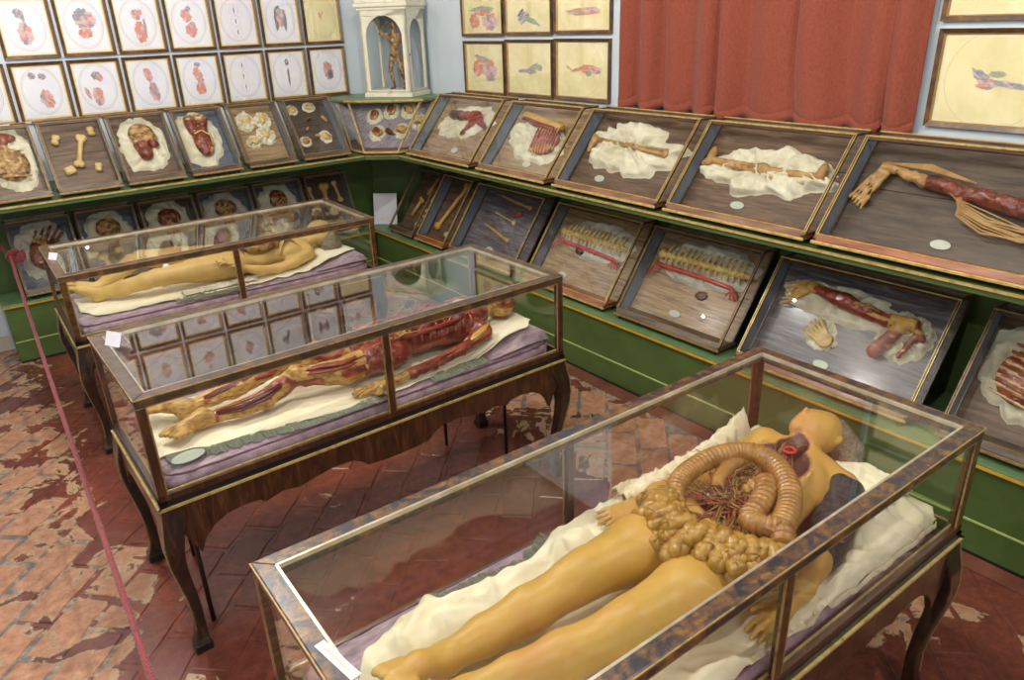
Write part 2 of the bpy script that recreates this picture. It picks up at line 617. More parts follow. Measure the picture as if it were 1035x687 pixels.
M['skin'] = pmat('wax_skin', [(.3, lin(182, 143, 64)), (.5, lin(194, 155, 75)), (.7, lin(192, 140, 76))], 5, .42, bump=.04, bscale=40, spec=.4)
M['skin_pale'] = pmat('wax_skin_pale', [(.3, lin(194, 158, 90)), (.6, lin(206, 172, 104)), (.8, lin(190, 150, 90))], 5, .45, spec=.4)
M['cavity'] = pmat('dark_cavity', [(.3, lin(62, 38, 34)), (.6, lin(98, 66, 52)), (.8, lin(120, 84, 58))], 16, .4, bump=.4, bscale=50)
M['flesh_edge'] = pmat('cut_flesh', [(.3, lin(150, 98, 70)), (.7, lin(186, 138, 90))], 16, .4)
M['gut'] = pmat('gut_wax', [(.3, lin(138, 102, 34)), (.55, lin(166, 128, 50)), (.75, lin(186, 150, 72))], 22, .3, bump=.35, bscale=50, coat=.3)
M['colon'] = pmat('colon_wax', [(.3, lin(130, 92, 42)), (.55, lin(160, 118, 58)), (.75, lin(178, 138, 74))], 18, .3, bump=.35, bscale=45, coat=.3)
M['vessel'] = pmat('red_vessel', [(.3, lin(116, 52, 34)), (.6, lin(140, 76, 46)), (.8, lin(124, 94, 50))], 20, .35, coat=.3)
M['artery'] = pmat('bright_artery', [(.35, lin(172, 44, 40)), (.65, lin(196, 70, 58))], 20, .32, coat=.3)
M['nerve'] = pmat('tan_network', [(.3, lin(108, 82, 40)), (.7, lin(150, 120, 66))], 25, .4)
M['muscle'] = pmat('red_muscle', [(.3, lin(92, 32, 22)), (.5, lin(134, 52, 34)), (.72, lin(172, 94, 60))], 9, .3, stretch=(1, 5, 5), bump=.35, bscale=22, coat=.35, detail=6)
M['muscle_dark'] = pmat('dark_muscle', [(.3, lin(66, 26, 20)), (.55, lin(104, 44, 32)), (.75, lin(138, 74, 48))], 9, .32, stretch=(1, 5, 5), bump=.35, bscale=22, coat=.3, detail=6)
M['tendon'] = pmat('tendon_wax', [(.3, lin(168, 122, 54)), (.55, lin(198, 156, 78)), (.75, lin(172, 104, 52))], 12, .32, stretch=(1, 4, 4), bump=.3, bscale=30, coat=.3)
M['bone'] = pmat('bone_wax', [(.3, lin(176, 142, 82)), (.55, lin(206, 178, 120)), (.75, lin(222, 200, 150))], 14, .42, bump=.2, bscale=40)
M['bone_brown'] = pmat('brown_bone', [(.3, lin(138, 100, 54)), (.55, lin(168, 130, 76)), (.75, lin(190, 152, 96))], 14, .42, bump=.25, bscale=40)
M['organ'] = pmat('dark_organ', [(.3, lin(72, 44, 42)), (.6, lin(102, 68, 62)), (.8, lin(80, 78, 92))], 14, .3, coat=.3)
M['mix_tan'] = pmat('mottled_tan_wax', [(.28, lin(60, 40, 26)), (.42, lin(122, 86, 48)), (.55, lin(176, 138, 84)), (.68, lin(206, 180, 128)), (.8, lin(128, 62, 40))], 34, .4, bump=.8, bscale=60, detail=6)
M['mix_yellow'] = pmat('mottled_yellow_wax', [(.28, lin(110, 66, 34)), (.42, lin(160, 116, 54)), (.58, lin(196, 154, 80)), (.72, lin(206, 172, 104)), (.82, lin(140, 66, 40))], 26, .34, stretch=(1, 2.5, 2.5), bump=.6, bscale=46, detail=6, coat=.25)
M['mix_red'] = pmat('mottled_red_wax', [(.28, lin(44, 20, 16)), (.45, lin(104, 42, 30)), (.6, lin(142, 70, 46)), (.75, lin(180, 136, 84))], 28, .35, bump=.7, bscale=50, detail=6, coat=.2)
M['hair'] = pmat('grey_hair', [(.3, lin(92, 80, 62)), (.6, lin(132, 120, 98)), (.8, lin(158, 148, 126))], 30, .6, stretch=(1, 6, 6), bump=.5, bscale=40)
M['paper'] = pmat('white_paper', [(.3, lin(226, 224, 232)), (.7, lin(236, 234, 238))], 3, .6)
M['print_white'] = pmat('print_paper_white', [(.3, lin(226, 224, 238)), (.52, lin(236, 234, 242)), (.75, lin(238, 230, 214))], 5, .6)
M['print_yellow'] = pmat('print_paper_yellow', [(.3, lin(222, 206, 150)), (.55, lin(236, 224, 176)), (.75, lin(240, 234, 204))], 5, .6)
M['mount'] = pmat('mount_border', [(.3, lin(226, 212, 172)), (.7, lin(236, 226, 194))], 12, .6)
M['frame'] = pmat('picture_frame_wood', [(.3, lin(60, 38, 20)), (.55, lin(92, 62, 32)), (.75, lin(124, 88, 46))], 22, .35, coat=.3)
M['frame_gilt'] = pmat('picture_frame_gilt', [(.3, lin(150, 116, 62)), (.7, lin(186, 152, 88))], 30, .35, metallic=.3)
M['ink_red'] = pmat('ink_red', [(.3, lin(208, 128, 124)), (.55, lin(222, 156, 150)), (.75, lin(200, 112, 112))], 60, .6)
M['ink_pink'] = pmat('ink_pink', [(.3, lin(206, 160, 160)), (.6, lin(222, 188, 186)), (.8, lin(196, 150, 156))], 60, .6)
M['ink_orange'] = pmat('ink_orange', [(.3, lin(204, 118, 84)), (.6, lin(220, 150, 116)), (.8, lin(196, 132, 104))], 60, .6)
M['ink_grey'] = pmat('ink_grey', [(.3, lin(128, 128, 140)), (.6, lin(166, 164, 172)), (.8, lin(110, 110, 126))], 70, .6)
M['ink_green'] = pmat('ink_green', [(.3, lin(148, 158, 128)), (.6, lin(176, 182, 148)), (.8, lin(132, 142, 116))], 70, .6)
M['ink_line'] = pmat('ink_line', [(.3, lin(196, 182, 164)), (.7, lin(206, 192, 172))], 50, .6)
M['ink_dark'] = pmat('ink_dark', [(.3, lin(92, 92, 112)), (.7, lin(120, 118, 134))], 50, .6)
M['curtain'] = pmat('red_curtain', [(.3, lin(124, 57, 39)), (.5, lin(136, 65, 45)), (.72, lin(144, 73, 52))], 110, .9, stretch=(1, 1, .6), bump=.35, bscale=260, sheen=.1)
M['white_case'] = pmat('cream_paint', [(.3, lin(214, 208, 184)), (.6, lin(228, 222, 200)), (.8, lin(196, 182, 148))], 7, .5, bump=.05)
M['case_blue'] = pmat('blue_grey_lining', [(.3, lin(128, 142, 152)), (.7, lin(146, 158, 166))], 7, .7)
M['rope'] = pmat('red_rope', [(.3, lin(112, 24, 30)), (.6, lin(136, 34, 40)), (.8, lin(88, 18, 26))], 40, .65, bump=.3, bscale=120, sheen=.3)
M['plaque'] = pmat('grey_green_plaque', [(.3, lin(168, 178, 160)), (.7, lin(184, 192, 176))], 14, .35)
M['plaque_edge'] = pmat('plaque_edge', [(1, lin(92, 104, 104))], 14, .4)
M['mark'] = pmat('purple_print', [(1, lin(150, 90, 150))], 14, .6)
M['baseboard'] = pmat('pale_baseboard', [(.3, lin(176, 164, 150)), (.7, lin(196, 184, 170))], 7, .5)


def paver_mat(name, joint):
    """old bricks: dark red-brown shellac worn through to tan clay, more in the walkways than below the cases"""
    nt = NT(name)
    pos = nt.n('ShaderNodeNewGeometry').outputs['Position']
    info = nt.n('ShaderNodeObjectInfo')
    a = noise_fac(nt, pos, 3.6, 5, .58, 1.0)
    b = noise_fac(nt, pos, 1.0, 2, .5)
    c = noise_fac(nt, pos, 20, 6, .7)
    sep = nt.n('ShaderNodeSeparateXYZ'); nt.l(pos, sep.inputs[0])

    def zone(x0, x1, v0, v1):
        w = nt.n('ShaderNodeMapRange'); w.interpolation_type = 'SMOOTHSTEP'
        for k, v in (('From Min', x0), ('From Max', x1), ('To Min', v0), ('To Max', v1)): w.inputs[k].default_value = v
        nt.l(sep.outputs[0], w.inputs[0])
        return w.outputs[0]

    def madd(x, k, y):
        m = nt.n('ShaderNodeMath', operation='MULTIPLY_ADD')
        nt.l(x, m.inputs[0]); m.inputs[1].default_value = k
        if isinstance(y, float): m.inputs[2].default_value = y
        else: nt.l(y, m.inputs[2])
        return m.outputs[0]
    s = madd(b, .45, madd(a, 1.45, zone(-.35, .62, -.06, -.60)))
    s = madd(c, .22, madd(s, 1.0, -.11))
    if not joint: s = madd(info.outputs['Random'], .16, s)
    yz = nt.n('ShaderNodeMapRange'); yz.interpolation_type = 'SMOOTHSTEP'
    for k_, v_ in (('From Min', 1.0), ('From Max', 2.2), ('To Min', .35), ('To Max', 1.0)): yz.inputs[k_].default_value = v_
    nt.l(sep.outputs[1], yz.inputs[0])
    fz = nt.n('ShaderNodeMath', operation='MULTIPLY')
    nt.l(zone(1.9, 2.5, 0.0, .48), fz.inputs[0]); nt.l(yz.outputs[0], fz.inputs[1])
    s = madd(fz.outputs[0], 1.0, s)
    worn = ramp(nt, s, [(.74, (0, 0, 0, 1)), (.80, (1, 1, 1, 1))])
    rim = ramp(nt, s, [(.71, (0, 0, 0, 1)), (.75, (1, 1, 1, 1)), (.80, (0, 0, 0, 1))])
    if joint: clay = ramp(nt, c, [(.3, lin(84, 80, 80)), (.5, lin(112, 106, 104)), (.72, lin(176, 166, 142))])
    else: clay = ramp(nt, c, [(.26, lin(128, 82, 60)), (.42, lin(160, 112, 84)), (.56, lin(180, 132, 102)), (.74, lin(200, 160, 128))])
    coat = ramp(nt, madd(c, .55, madd(b, .7, -.12)), [(.3, lin(78, 44, 38)), (.5, lin(112, 60, 48)), (.68, lin(150, 78, 52))])
    m1 = nt.n('ShaderNodeMix', data_type='RGBA')
    nt.l(worn, m1.inputs[0]); nt.l(coat, m1.inputs[6]); nt.l(clay, m1.inputs[7])
    m2 = nt.n('ShaderNodeMix', data_type='RGBA')
    k = nt.n('ShaderNodeMath', operation='MULTIPLY'); nt.l(rim, k.inputs[0]); k.inputs[1].default_value = .55
    nt.l(k.outputs[0], m2.inputs[0]); nt.l(m1.outputs[2], m2.inputs[6]); m2.inputs[7].default_value = lin(212, 194, 152)
    p = nt.n('ShaderNodeBsdfPrincipled')
    nt.l(m2.outputs[2], p.inputs['Base Color'])
    rr = nt.n('ShaderNodeMapRange'); rr.inputs['To Min'].default_value = .24; rr.inputs['To Max'].default_value = .55
    nt.l(worn, rr.inputs[0]); nt.l(rr.outputs[0], p.inputs['Roughness'])
    bp = nt.n('ShaderNodeBump'); bp.inputs['Strength'].default_value = .3; bp.inputs['Distance'].default_value = .008
    nt.l(madd(s, 1.0, madd(c, .4, 0.0)), bp.inputs['Height']); nt.l(bp.outputs[0], p.inputs['Normal'])
    nt.l(p.outputs[0], nt.out.inputs[0])
    return nt.m


M['paver'] = paver_mat('old_floor_brick', False)
M['floor_joint'] = paver_mat('floor_mortar', True)
# ------------------------------------------------------------------ the room
WX, WY = 3.62, 6.40          # inner faces of the right and the left wall


def struct(name, mb, mat, bevel=0.0):
    o = mb.build(name, mat, bevel=bevel)
    return tag(o, kind='structure')


struct('wall_left', MB().box((-3.0, WY, 0), (WX + .12, WY + .12, 3.7)), M['wall'])
struct('wall_right', MB().box((WX, -2.2, 0), (WX + .12, WY, 3.7)), M['wall'])
struct('wall_near', MB().box((-3.0, -2.3, 0), (WX + .12, -2.2, 3.7)), M['wall_dim'])
struct('wall_entrance', MB().box((-3.1, -2.3, 0), (-3.0, WY + .12, 3.7)), M['wall_dim'])
struct('ceiling', MB().box((-3.1, -2.3, 3.7), (WX + .12, WY + .12, 3.8)), M['ceil'])
struct('baseboard_left', MB().box((-3.0, WY - .02, 0), (.12, WY, .11)), M['baseboard'])

floor = struct('floor', MB().box((-3.0, -2.2, -.08), (WX, WY, -.004)), M['floor_joint'])

# bricks laid diagonally in running bond
BL, BW, JO = .335, .168, .015
E1, E2 = Vector((math.cos(PI / 4), math.sin(PI / 4), 0)), Vector((-math.sin(PI / 4), math.cos(PI / 4), 0))


def paver_geo(seed):
    r = random.Random(seed)
    a, b = (BL - JO) / 2, (BW - JO) / 2
    ring = []
    for (x, y) in ((-a, -b), (-a * .3, -b), (a * .4, -b), (a, -b), (a, b), (a * .35, b), (-a * .4, b), (-a, b)):
        ring.append((x + r.uniform(-.012, .005) * (1 if x > 0 else -1), y + r.uniform(-.010, .005) * (1 if y > 0 else -1)))
    mb = MB()
    n = len(ring)
    v = [(x, y, -.012) for x, y in ring] + [(x, y, -.003) for x, y in ring] + [(x * .97, y * .95, r.uniform(-.0012, .0012)) for x, y in ring]
    f = [(i, (i + 1) % n, (i + 1) % n + n, i + n) for i in range(n)] + [(i + n, (i + 1) % n + n, (i + 1) % n + 2 * n, i + 2 * n) for i in range(n)] + [tuple(range(2 * n, 3 * n))]
    return mb.add(v, f)


def seen(p):
    d = Vector(p) - CAM
    z = d.dot(fw)
    if z < .3: return None
    x, y = 754.475 * d.dot(r2) / z, 754.475 * d.dot(u2) / z
    return (x, y, z)


pav_var = [paver_geo(100 + i) for i in range(8)]
pav_mesh = [mb.mesh('paver', M['paver']) for mb in pav_var]
spots = []
for i in range(-40, 40):
    for j in range(-60, 60):
        c = E1 * ((i + (.5 if j % 2 else 0)) * BL) + E2 * (j * BW)
        c = Vector((c.x + .9, c.y + 2.2, 0))
        if -1.4 < c.x < 3.03 and -.6 < c.y < 6.35 and not (c.y > 6.0 and c.x > .1):
            q = seen(c)
            vis = q is not None and abs(q[0]) < 535 and abs(q[1]) < 362
            # floor that stands hidden below the near case or the benches counts last
            hid = (.7 < c.x < 2.0 and .2 < c.y < 1.3)
            spots.append(((0 if vis and not hid else 1), (q[2] if q else 99), c))
spots.sort(key=lambda t: (t[0], t[1]))
rest = MB()
for n, (_, _, c) in enumerate(spots):
    k = rnd.randrange(8)
    jz, ja = rnd.uniform(-.0015, .0015), rnd.uniform(-.012, .012) + PI / 4 + (PI if rnd.random() < .5 else 0)
    if n < 300:
        o = bpy.data.objects.new('paver', pav_mesh[k])
        COL.objects.link(o)
        o.parent = floor
        o.location = (c.x, c.y, jz)
        o.rotation_euler = (0, 0, ja)
    else:
        R = Matrix.Translation((c.x, c.y, jz)) @ Matrix.Rotation(ja, 4, 'Z')
        rest.add([R @ Vector(p) for p in pav_var[k].v], pav_var[k].f)
o = rest.build('paver', M['paver'], floor)
tag(o, kind='stuff')
M['border'] = pmat('painted_floor_border', [(.3, lin(98, 56, 46)), (.6, lin(122, 72, 58)), (.8, lin(142, 94, 78))], 7, .3, world=True)
MB().box((2.955, -1.0, -.01), (3.06, 6.02, .003)).build('painted_border', M['border'], floor)

# ------------------------------------------------------------------ green benches and shelves
def bench(name, label, lo, hi, front, group):
    """front: 'x' -> the front face looks towards -x, 'y' -> towards -y"""
    t = thing(name, label, 'bench', ((lo[0] + hi[0]) / 2, (lo[1] + hi[1]) / 2, 0), group=group)
    ax = 0 if front == 'x' else 1
    b = lambda l, h: (tuple(l), tuple(h))
    l, h = list(lo), list(hi)
    MB().box((l[0], l[1], .0), (h[0], h[1], .418)).build('body', M['green'], t, world=True)
    l2 = list(l); l2[ax] -= .016
    if front == 'y': l2[0] -= .016
    MB().box((l2[0], l2[1], .418), (h[0], h[1], .438)).build('top_board', M['green_top'], t, world=True, bevel=.004)
    e, g = list(l2), list(h)
    g[ax] = l2[ax]; e[ax] -= .006
    MB().box((e[0], e[1], .415), (g[0], g[1], .426)).build('yellow_edge', M['yellow'], t, world=True)
    e, g = list(l), list(h)
    g[ax] = l[ax]; e[ax] -= .005
    MB().box((e[0], e[1], .154), (g[0], g[1], .163)).build('pale_moulding', M['paleline'], t, world=True)
    e[ax] = l[ax] - .008
    MB().box((e[0], e[1], 0), (g[0], g[1], .012)).build('plinth', M['black'], t, world=True)
    return t


bench('display_bench', 'long green bench with yellow edge below the curtain wall', (3.06, -1.0), (3.60, 6.39), 'x', 'green display benches')
bench('display_bench', 'green bench with yellow edge whose end stands behind the red rope', (.145, 6.03), (3.034, 6.39), 'y', 'green display benches')

t = thing('back_panel', 'green panelling in the corner behind the lower vitrines', 'panelling', (3.3, 6.2, .44))
MB().box((.145, 6.378, .4385), (3.25, 6.398, 1.14)).build('panel', M['green'], t, world=True)
MB().prism([(3.25, 6.375, .4385), (3.575, 6.05, .4385), (3.595, 6.07, .4385), (3.27, 6.395, .4385)], (0, 0, .702)).build('panel', M['green'], t, world=True)
MB().box((3.575, -1.0, .4385), (3.595, 6.05, 1.14)).build('panel', M['green'], t, world=True)


def shelf(name, label, poly, edges, group='green upper shelves'):
    c = sum((Vector((p[0], p[1], 0)) for p in poly), Vector()) / len(poly)
    t = thing(name, label, 'shelf', (c.x, c.y, 1.14), group=group)
    MB().prism([(p[0], p[1], 1.142) for p in poly], (0, 0, .036)).build('board', M['green'], t, world=True)
    for a, b, m in edges:
        d = (Vector((b[0], b[1], 0)) - Vector((a[0], a[1], 0))).normalized()
        n = Vector((d.y, -d.x, 0)) * .004
        q = MB().bar(Vector((a[0], a[1], 1.172)) + n * 1.6, Vector((b[0], b[1], 1.172)) + n * 1.6, .010, .011, ext=-.009)
        q.build('gilt_lip', M[m], t, world=True)
    return t


shelf('wall_shelf', 'green upper shelf with gilt lip along the curtain wall', [(3.0, -1.0), (WX, -1.0), (WX, 5.40), (3.0, 5.40)], [((3.0, 5.40), (3.0, -1.0), 'gilt')])
shelf('wall_shelf', 'green upper shelf with gilt lip along the wall of many small prints', [(-.5, 5.6), (2.8, 5.6), (2.8, WY), (-.5, WY)], [((-.5, 5.6), (2.8, 5.6), 'gilt')])
shelf('wall_shelf', 'short green shelf cut across the corner between both long shelves', [(2.8, 5.6), (3.0, 5.40), (WX, 5.40), (WX, WY), (2.8, WY)], [((2.8, 5.6), (3.0, 5.40), 'giltold')])  # darker gilt on this lip paints in the corner's shadow

# ------------------------------------------------------------------ curtain
def curtain():
    t = thing('curtain', 'brick red curtain in soft folds above the upper shelf', 'curtain', (3.54, 2.6, 1.63))
    y0, y1 = 3.50, 1.655
    edges = [0, .075, .19, .30, .40, .505, .67, .82, .92, 1.0]   # fold borders along the width
    N, Z = 150, 26
    P = []
    for i in range(N + 1):
        u = i / N
        k = max(j for j in range(len(edges) - 1) if edges[j] <= u)
        w = (u - edges[k]) / (edges[k + 1] - edges[k])
        row = []
        for j in range(Z + 1):
            h = j / Z
            z = 1.63 + h * 2.0
            sway = .10 * n1(u * 3, h * 1.2, 3.0)
            ww = min(1, max(0, w + .25 * n1(k * 3.1, h * 2.0, 1.0) * (1 - h)))
            fold = (math.sin(PI * ww ** (1.5 if k % 2 else .75)) ** 1.1) * (.064 + .024 * math.sin(k * 2.3)) * (1 - .3 * h)
            x = 3.575 - fold - .012 * math.sin(u * 60 + 3 * h) * .5 - .015 * n1(u * 14, h * 2, 7.0)
            zz = z - (.034 * math.sin(PI * ww) * (1 - h) ** 3) + .014 * (1 - h) * (1 - 2 * u)
            row.append((x, y0 + (y1 - y0) * u + sway * .05, zz))
        P.append(row)
    MB().grid(P, thick=(.006, 0, 0)).build('fabric', M['curtain'], t, smooth=True, world=True)
    H = [[(P[i][0][0] - .003, P[i][0][1], P[i][0][2] - .002 + .07 * j) for j in range(2)] for i in range(N + 1)]
    for i in range(N + 1):
        a = Vector(P[i][1][0:3])
        H[i][1] = (a.x - .003, a.y, P[i][0][2] + .058)
    MB().grid(H, thick=(.002, 0, 0)).build('hem', M['curtain'], t, smooth=True, world=True)


curtain()

# ------------------------------------------------------------------ framed prints
INK = dict(r='ink_red', p='ink_pink', g='ink_grey', o='ink_orange', n='ink_green', d='ink_dark')
ZI = [0]


def blob(mb, cx, cy, rx, ry, seed, z, ang=0.0, jag=.16):
    n = 22
    pts = []
    for k in range(n):
        a = 2 * PI * k / n
        r = 1 + jag * n1(math.cos(a) * 1.9, math.sin(a) * 1.9, seed * .77) * 1.8
        x, y = rx * r * math.cos(a), ry * r * math.sin(a)
        pts.append((cx + x * math.cos(ang) - y * math.sin(ang), cy + x * math.sin(ang) + y * math.cos(ang), z))
    mb.add(pts, [tuple(range(n))])


def framed(name, label, M0, w, h, paper, figs, group, oval=None, circles=(), seed=1):
    """frame in local coordinates: x right, y up, z out of the wall"""
    t = thing(name, label, 'picture', M=M0, group=group)
    f, d = .019, .026
    fr = MB()
    o = [(0, 0), (w, 0), (w, h), (0, h)]
    i_ = [(f, f), (w - f, f), (w - f, h - f), (f, h - f)]
    for k in range(4):
        a, b, c, e = o[k], o[(k + 1) % 4], i_[(k + 1) % 4], i_[k]
        fr.hexa([(a[0], a[1], .001), (b[0], b[1], .001), (c[0], c[1], .001), (e[0], e[1], .001), (a[0], a[1], d), (b[0], b[1], d), (c[0], c[1], d * .7), (e[0], e[1], d * .7)])
    fr.build('frame', M['frame'], t)
    s = MB()
    g = f + .005
    i2 = [(g, g), (w - g, g), (w - g, h - g), (g, h - g)]
    for k in range(4):
        a, b, c, e = i_[k], i_[(k + 1) % 4], i2[(k + 1) % 4], i2[k]
        s.hexa([(a[0], a[1], .004), (b[0], b[1], .004), (c[0], c[1], .004), (e[0], e[1], .004), (a[0], a[1], d * .72), (b[0], b[1], d * .72), (c[0], c[1], d * .45), (e[0], e[1], d * .45)])
    s.build('gilt_slip', M['frame_gilt'], t)
    MB().box((f, f, .001), (w - f, h - f, .006)).build('mount', M['mount'], t)
    m = f + .016
    MB().box((m, m, .006), (w - m, h - m, .0066)).build('print', M[paper], t)
    z = .0070
    rings = MB()
    if oval:
        ox, oy, rx, ry = oval
        n = 48
        for q, th in ((1.0, .0016), (.93, .0011)):
            v = []
            for k in range(n):
                a = 2 * PI * k / n
                for e in (-1, 1):
                    v.append((ox * w + (rx * w * q + e * th) * math.cos(a), oy * h + (ry * h * q + e * th) * math.sin(a), z))
            rings.add(v, [(2 * k, 2 * k + 1, (2 * k + 3) % (2 * n), (2 * k + 2) % (2 * n)) for k in range(n)])
    for (ox, oy, r) in circles:
        n = 28
        v = []
        for k in range(n):
            a = 2 * PI * k / n
            for e in (-1, 1):
                v.append((ox * w + (r * w + e * .001) * math.cos(a), oy * h + (r * w + e * .001) * math.sin(a), z))
        rings.add(v, [(2 * k, 2 * k + 1, (2 * k + 3) % (2 * n), (2 * k + 2) % (2 * n)) for k in range(n)])
    if rings.v: rings.build('ruled_outline', M['ink_line'], t)
    by = {}
    for q, (c, x, y, rx, ry, *an) in enumerate(figs):
        z += .0002
        by.setdefault(c, MB())
        ang_ = an[0] if an else 0.0
        alt = {'r': 'rrpo', 'p': 'pprg', 'g': 'ggpg', 'o': 'oopo', 'n': 'nngn', 'd': 'ddgd'}[c]
        small = rx * w < .008
        for d_ in range(1 if small else 30):
            cc = alt[d_ % 4]
            by.setdefault(cc, MB())
            z += .00002
            if small: blob(by[cc], x * w, y * h, rx * w, ry * h, seed, z, ang_, .2); continue
            q1, q2 = 2 * PI * ((d_ * .618 + .1 * q) % 1), ((d_ + .5) / 30) ** .5
            ox_, oy_ = rx * w * .82 * q2 * math.cos(q1), ry * h * .82 * q2 * math.sin(q1)
            px_, py_ = ox_ * math.cos(ang_) - oy_ * math.sin(ang_), ox_ * math.sin(ang_) + oy_ * math.cos(ang_)
            blob(by[cc], x * w + px_, y * h + py_, rx * w * .30, ry * h * .22, seed + d_, z, ang_ + 1.2 * n1(d_, q, seed), .35)
    for c, mb in by.items(): mb.build('drawing', M[INK[c]], t)
    MB().box((g - .003, g - .003, .0125), (w - g + .003, h - g + .003, .0145)).build('pane', M['glass'], t)
    return t


ML = lambda x, z, tilt=0.0: Matrix.Translation((x, WY, z)) @ Matrix.Rotation(PI / 2 - tilt, 4, 'X')
MR = lambda y, z: Matrix.Translation((WX, y, z)) @ Matrix.Rotation(-PI / 2, 4, 'Z') @ Matrix.Rotation(PI / 2, 4, 'X')
OV = (.5, .52, .36, .40)
GL = 'small framed anatomical prints on the left wall'
low = [  # bottom row on the left wall
    ('nearly blank white print cut by the left edge of the photo, bottom row', [('g', .5, .5, .05, .1)]),
    ('print of a pink torso below two grey skull outlines, bottom row', [('g', .38, .78, .07, .06), ('g', .56, .76, .07, .06), ('p', .56, .38, .12, .17, .2), ('r', .60, .34, .06, .12, .2)]),
    ('print of a pink ribbed torso with a round skull and one arm, bottom row', [('p', .46, .35, .10, .17, .1), ('r', .50, .42, .06, .10), ('g', .50, .72, .09, .08), ('r', .56, .68, .06, .07), ('p', .28, .42, .04, .12, .3)]),
    ('print of a slim pink body with red neck and pale belly, bottom row', [('p', .48, .66, .08, .12, .2), ('r', .46, .74, .07, .06), ('p', .54, .36, .10, .19, .15), ('g', .56, .40, .04, .14, .1)]),
    ('print of a red muscled back with a cream sash, bottom row', [('r', .48, .62, .10, .14, .2), ('g', .50, .80, .07, .05), ('r', .50, .36, .11, .13, .1), ('p', .52, .50, .08, .04, .3)]),
    ('print with three small blue marks in circles below the circles of another, bottom row', [('d', .46, .74, .012, .05), ('d', .46, .53, .012, .05), ('d', .48, .32, .012, .05)]),
    ('print of one slender blue-grey looped stem, bottom row', [('d', .50, .74, .05, .07), ('p', .50, .75, .025, .045), ('d', .51, .46, .022, .19)]),
    ('print of a purple ribbed shape on a bluish sheet, bottom row by the white cabinet', [('p', .50, .52, .13, .20, .2), ('r', .47, .60, .06, .10, .3), ('d', .55, .44, .06, .11, .3)]),
]
CIR = {5: [(.48, .74, .10), (.48, .53, .10), (.48, .32, .10)]}
for i, (lab, figs) in enumerate(low):
    k = i - 1
    framed('framed_print', lab, ML(.592 + .3625 * k, 1.588, .012), .343, .397, 'print_white', figs, GL, OV, CIR.get(i, ()), seed=i + 3)
mid = [
    ('print of a grey outlined torso with a thin neck, upper visible row', [('p', .48, .40, .13, .19), ('g', .44, .72, .08, .10, .4), ('g', .50, .66, .03, .10)]),
    ('print of a large head in profile with red neck, upper visible row', [('g', .52, .62, .20, .17), ('p', .60, .58, .14, .12), ('r', .50, .38, .13, .10)]),
    ('print of a red flayed torso with shoulder up, upper visible row', [('r', .52, .36, .12, .20), ('p', .48, .66, .09, .10, .3), ('r', .56, .70, .05, .06), ('g', .62, .46, .03, .14)]),
    ('print of a red bust with pale shoulder cap, upper visible row', [('r', .46, .62, .11, .12, .3), ('r', .52, .36, .12, .13), ('p', .56, .46, .07, .06), ('g', .52, .74, .06, .05)]),
    ('print with three blue dashes inside three stacked circles, upper visible row', [('d', .48, .70, .012, .06), ('d', .49, .50, .012, .05), ('d', .50, .30, .012, .05)]),
    ('print of dark blue ladder-like vertebrae, upper visible row', [('d', .40, .50, .05, .22), ('d', .60, .50, .05, .22), ('p', .50, .54, .09, .20), ('g', .50, .66, .05, .06), ('d', .44, .72, .08, .03, .6)]),
    ('yellowed print with one tiny red mark, upper visible row by the white cabinet', [('r', .46, .56, .03, .07, .3), ('p', .52, .60, .02, .05, -.4)]),
]
for i, (lab, figs) in enumerate(mid):
    framed('framed_print', lab, ML(.592 + .3625 * i, 2.008, .012), .343, .397, 'print_yellow' if i == 6 else 'print_white', figs, GL, OV, [(.48, .70, .11), (.49, .50, .11), (.50, .30, .11)] if i == 4 else (), seed=i + 23)
top = [[('r', .5, .5, .14, .16), ('g', .5, .68, .08, .07)], [('p', .5, .5, .12, .2), ('r', .5, .42, .07, .1)], [('r', .5, .46, .13, .15, .3), ('g', .5, .7, .06, .06)],
       [('g', .5, .5, .1, .18), ('p', .5, .5, .06, .12)], [('d', .5, .5, .04, .2, .2), ('g', .4, .55, .06, .1)], [('d', .4, .5, .05, .16), ('d', .6, .5, .05, .16), ('p', .5, .5, .06, .1)], [('r', .5, .5, .08, .12)]]
tl = ['red bust', 'tall pink body', 'red tilted torso', 'grey figure', 'thin dark stem', 'dark paired shapes', 'small red organ']
for i, figs in enumerate(top):
    framed('framed_print', f'print of a {tl[i]} in the row above, seen mirrored in the case top', ML(.592 + .3625 * i, 2.432, .012), .343, .397, 'print_white', figs, GL, OV, seed=i + 43)
GR = 'yellowed landscape prints on the curtain wall'
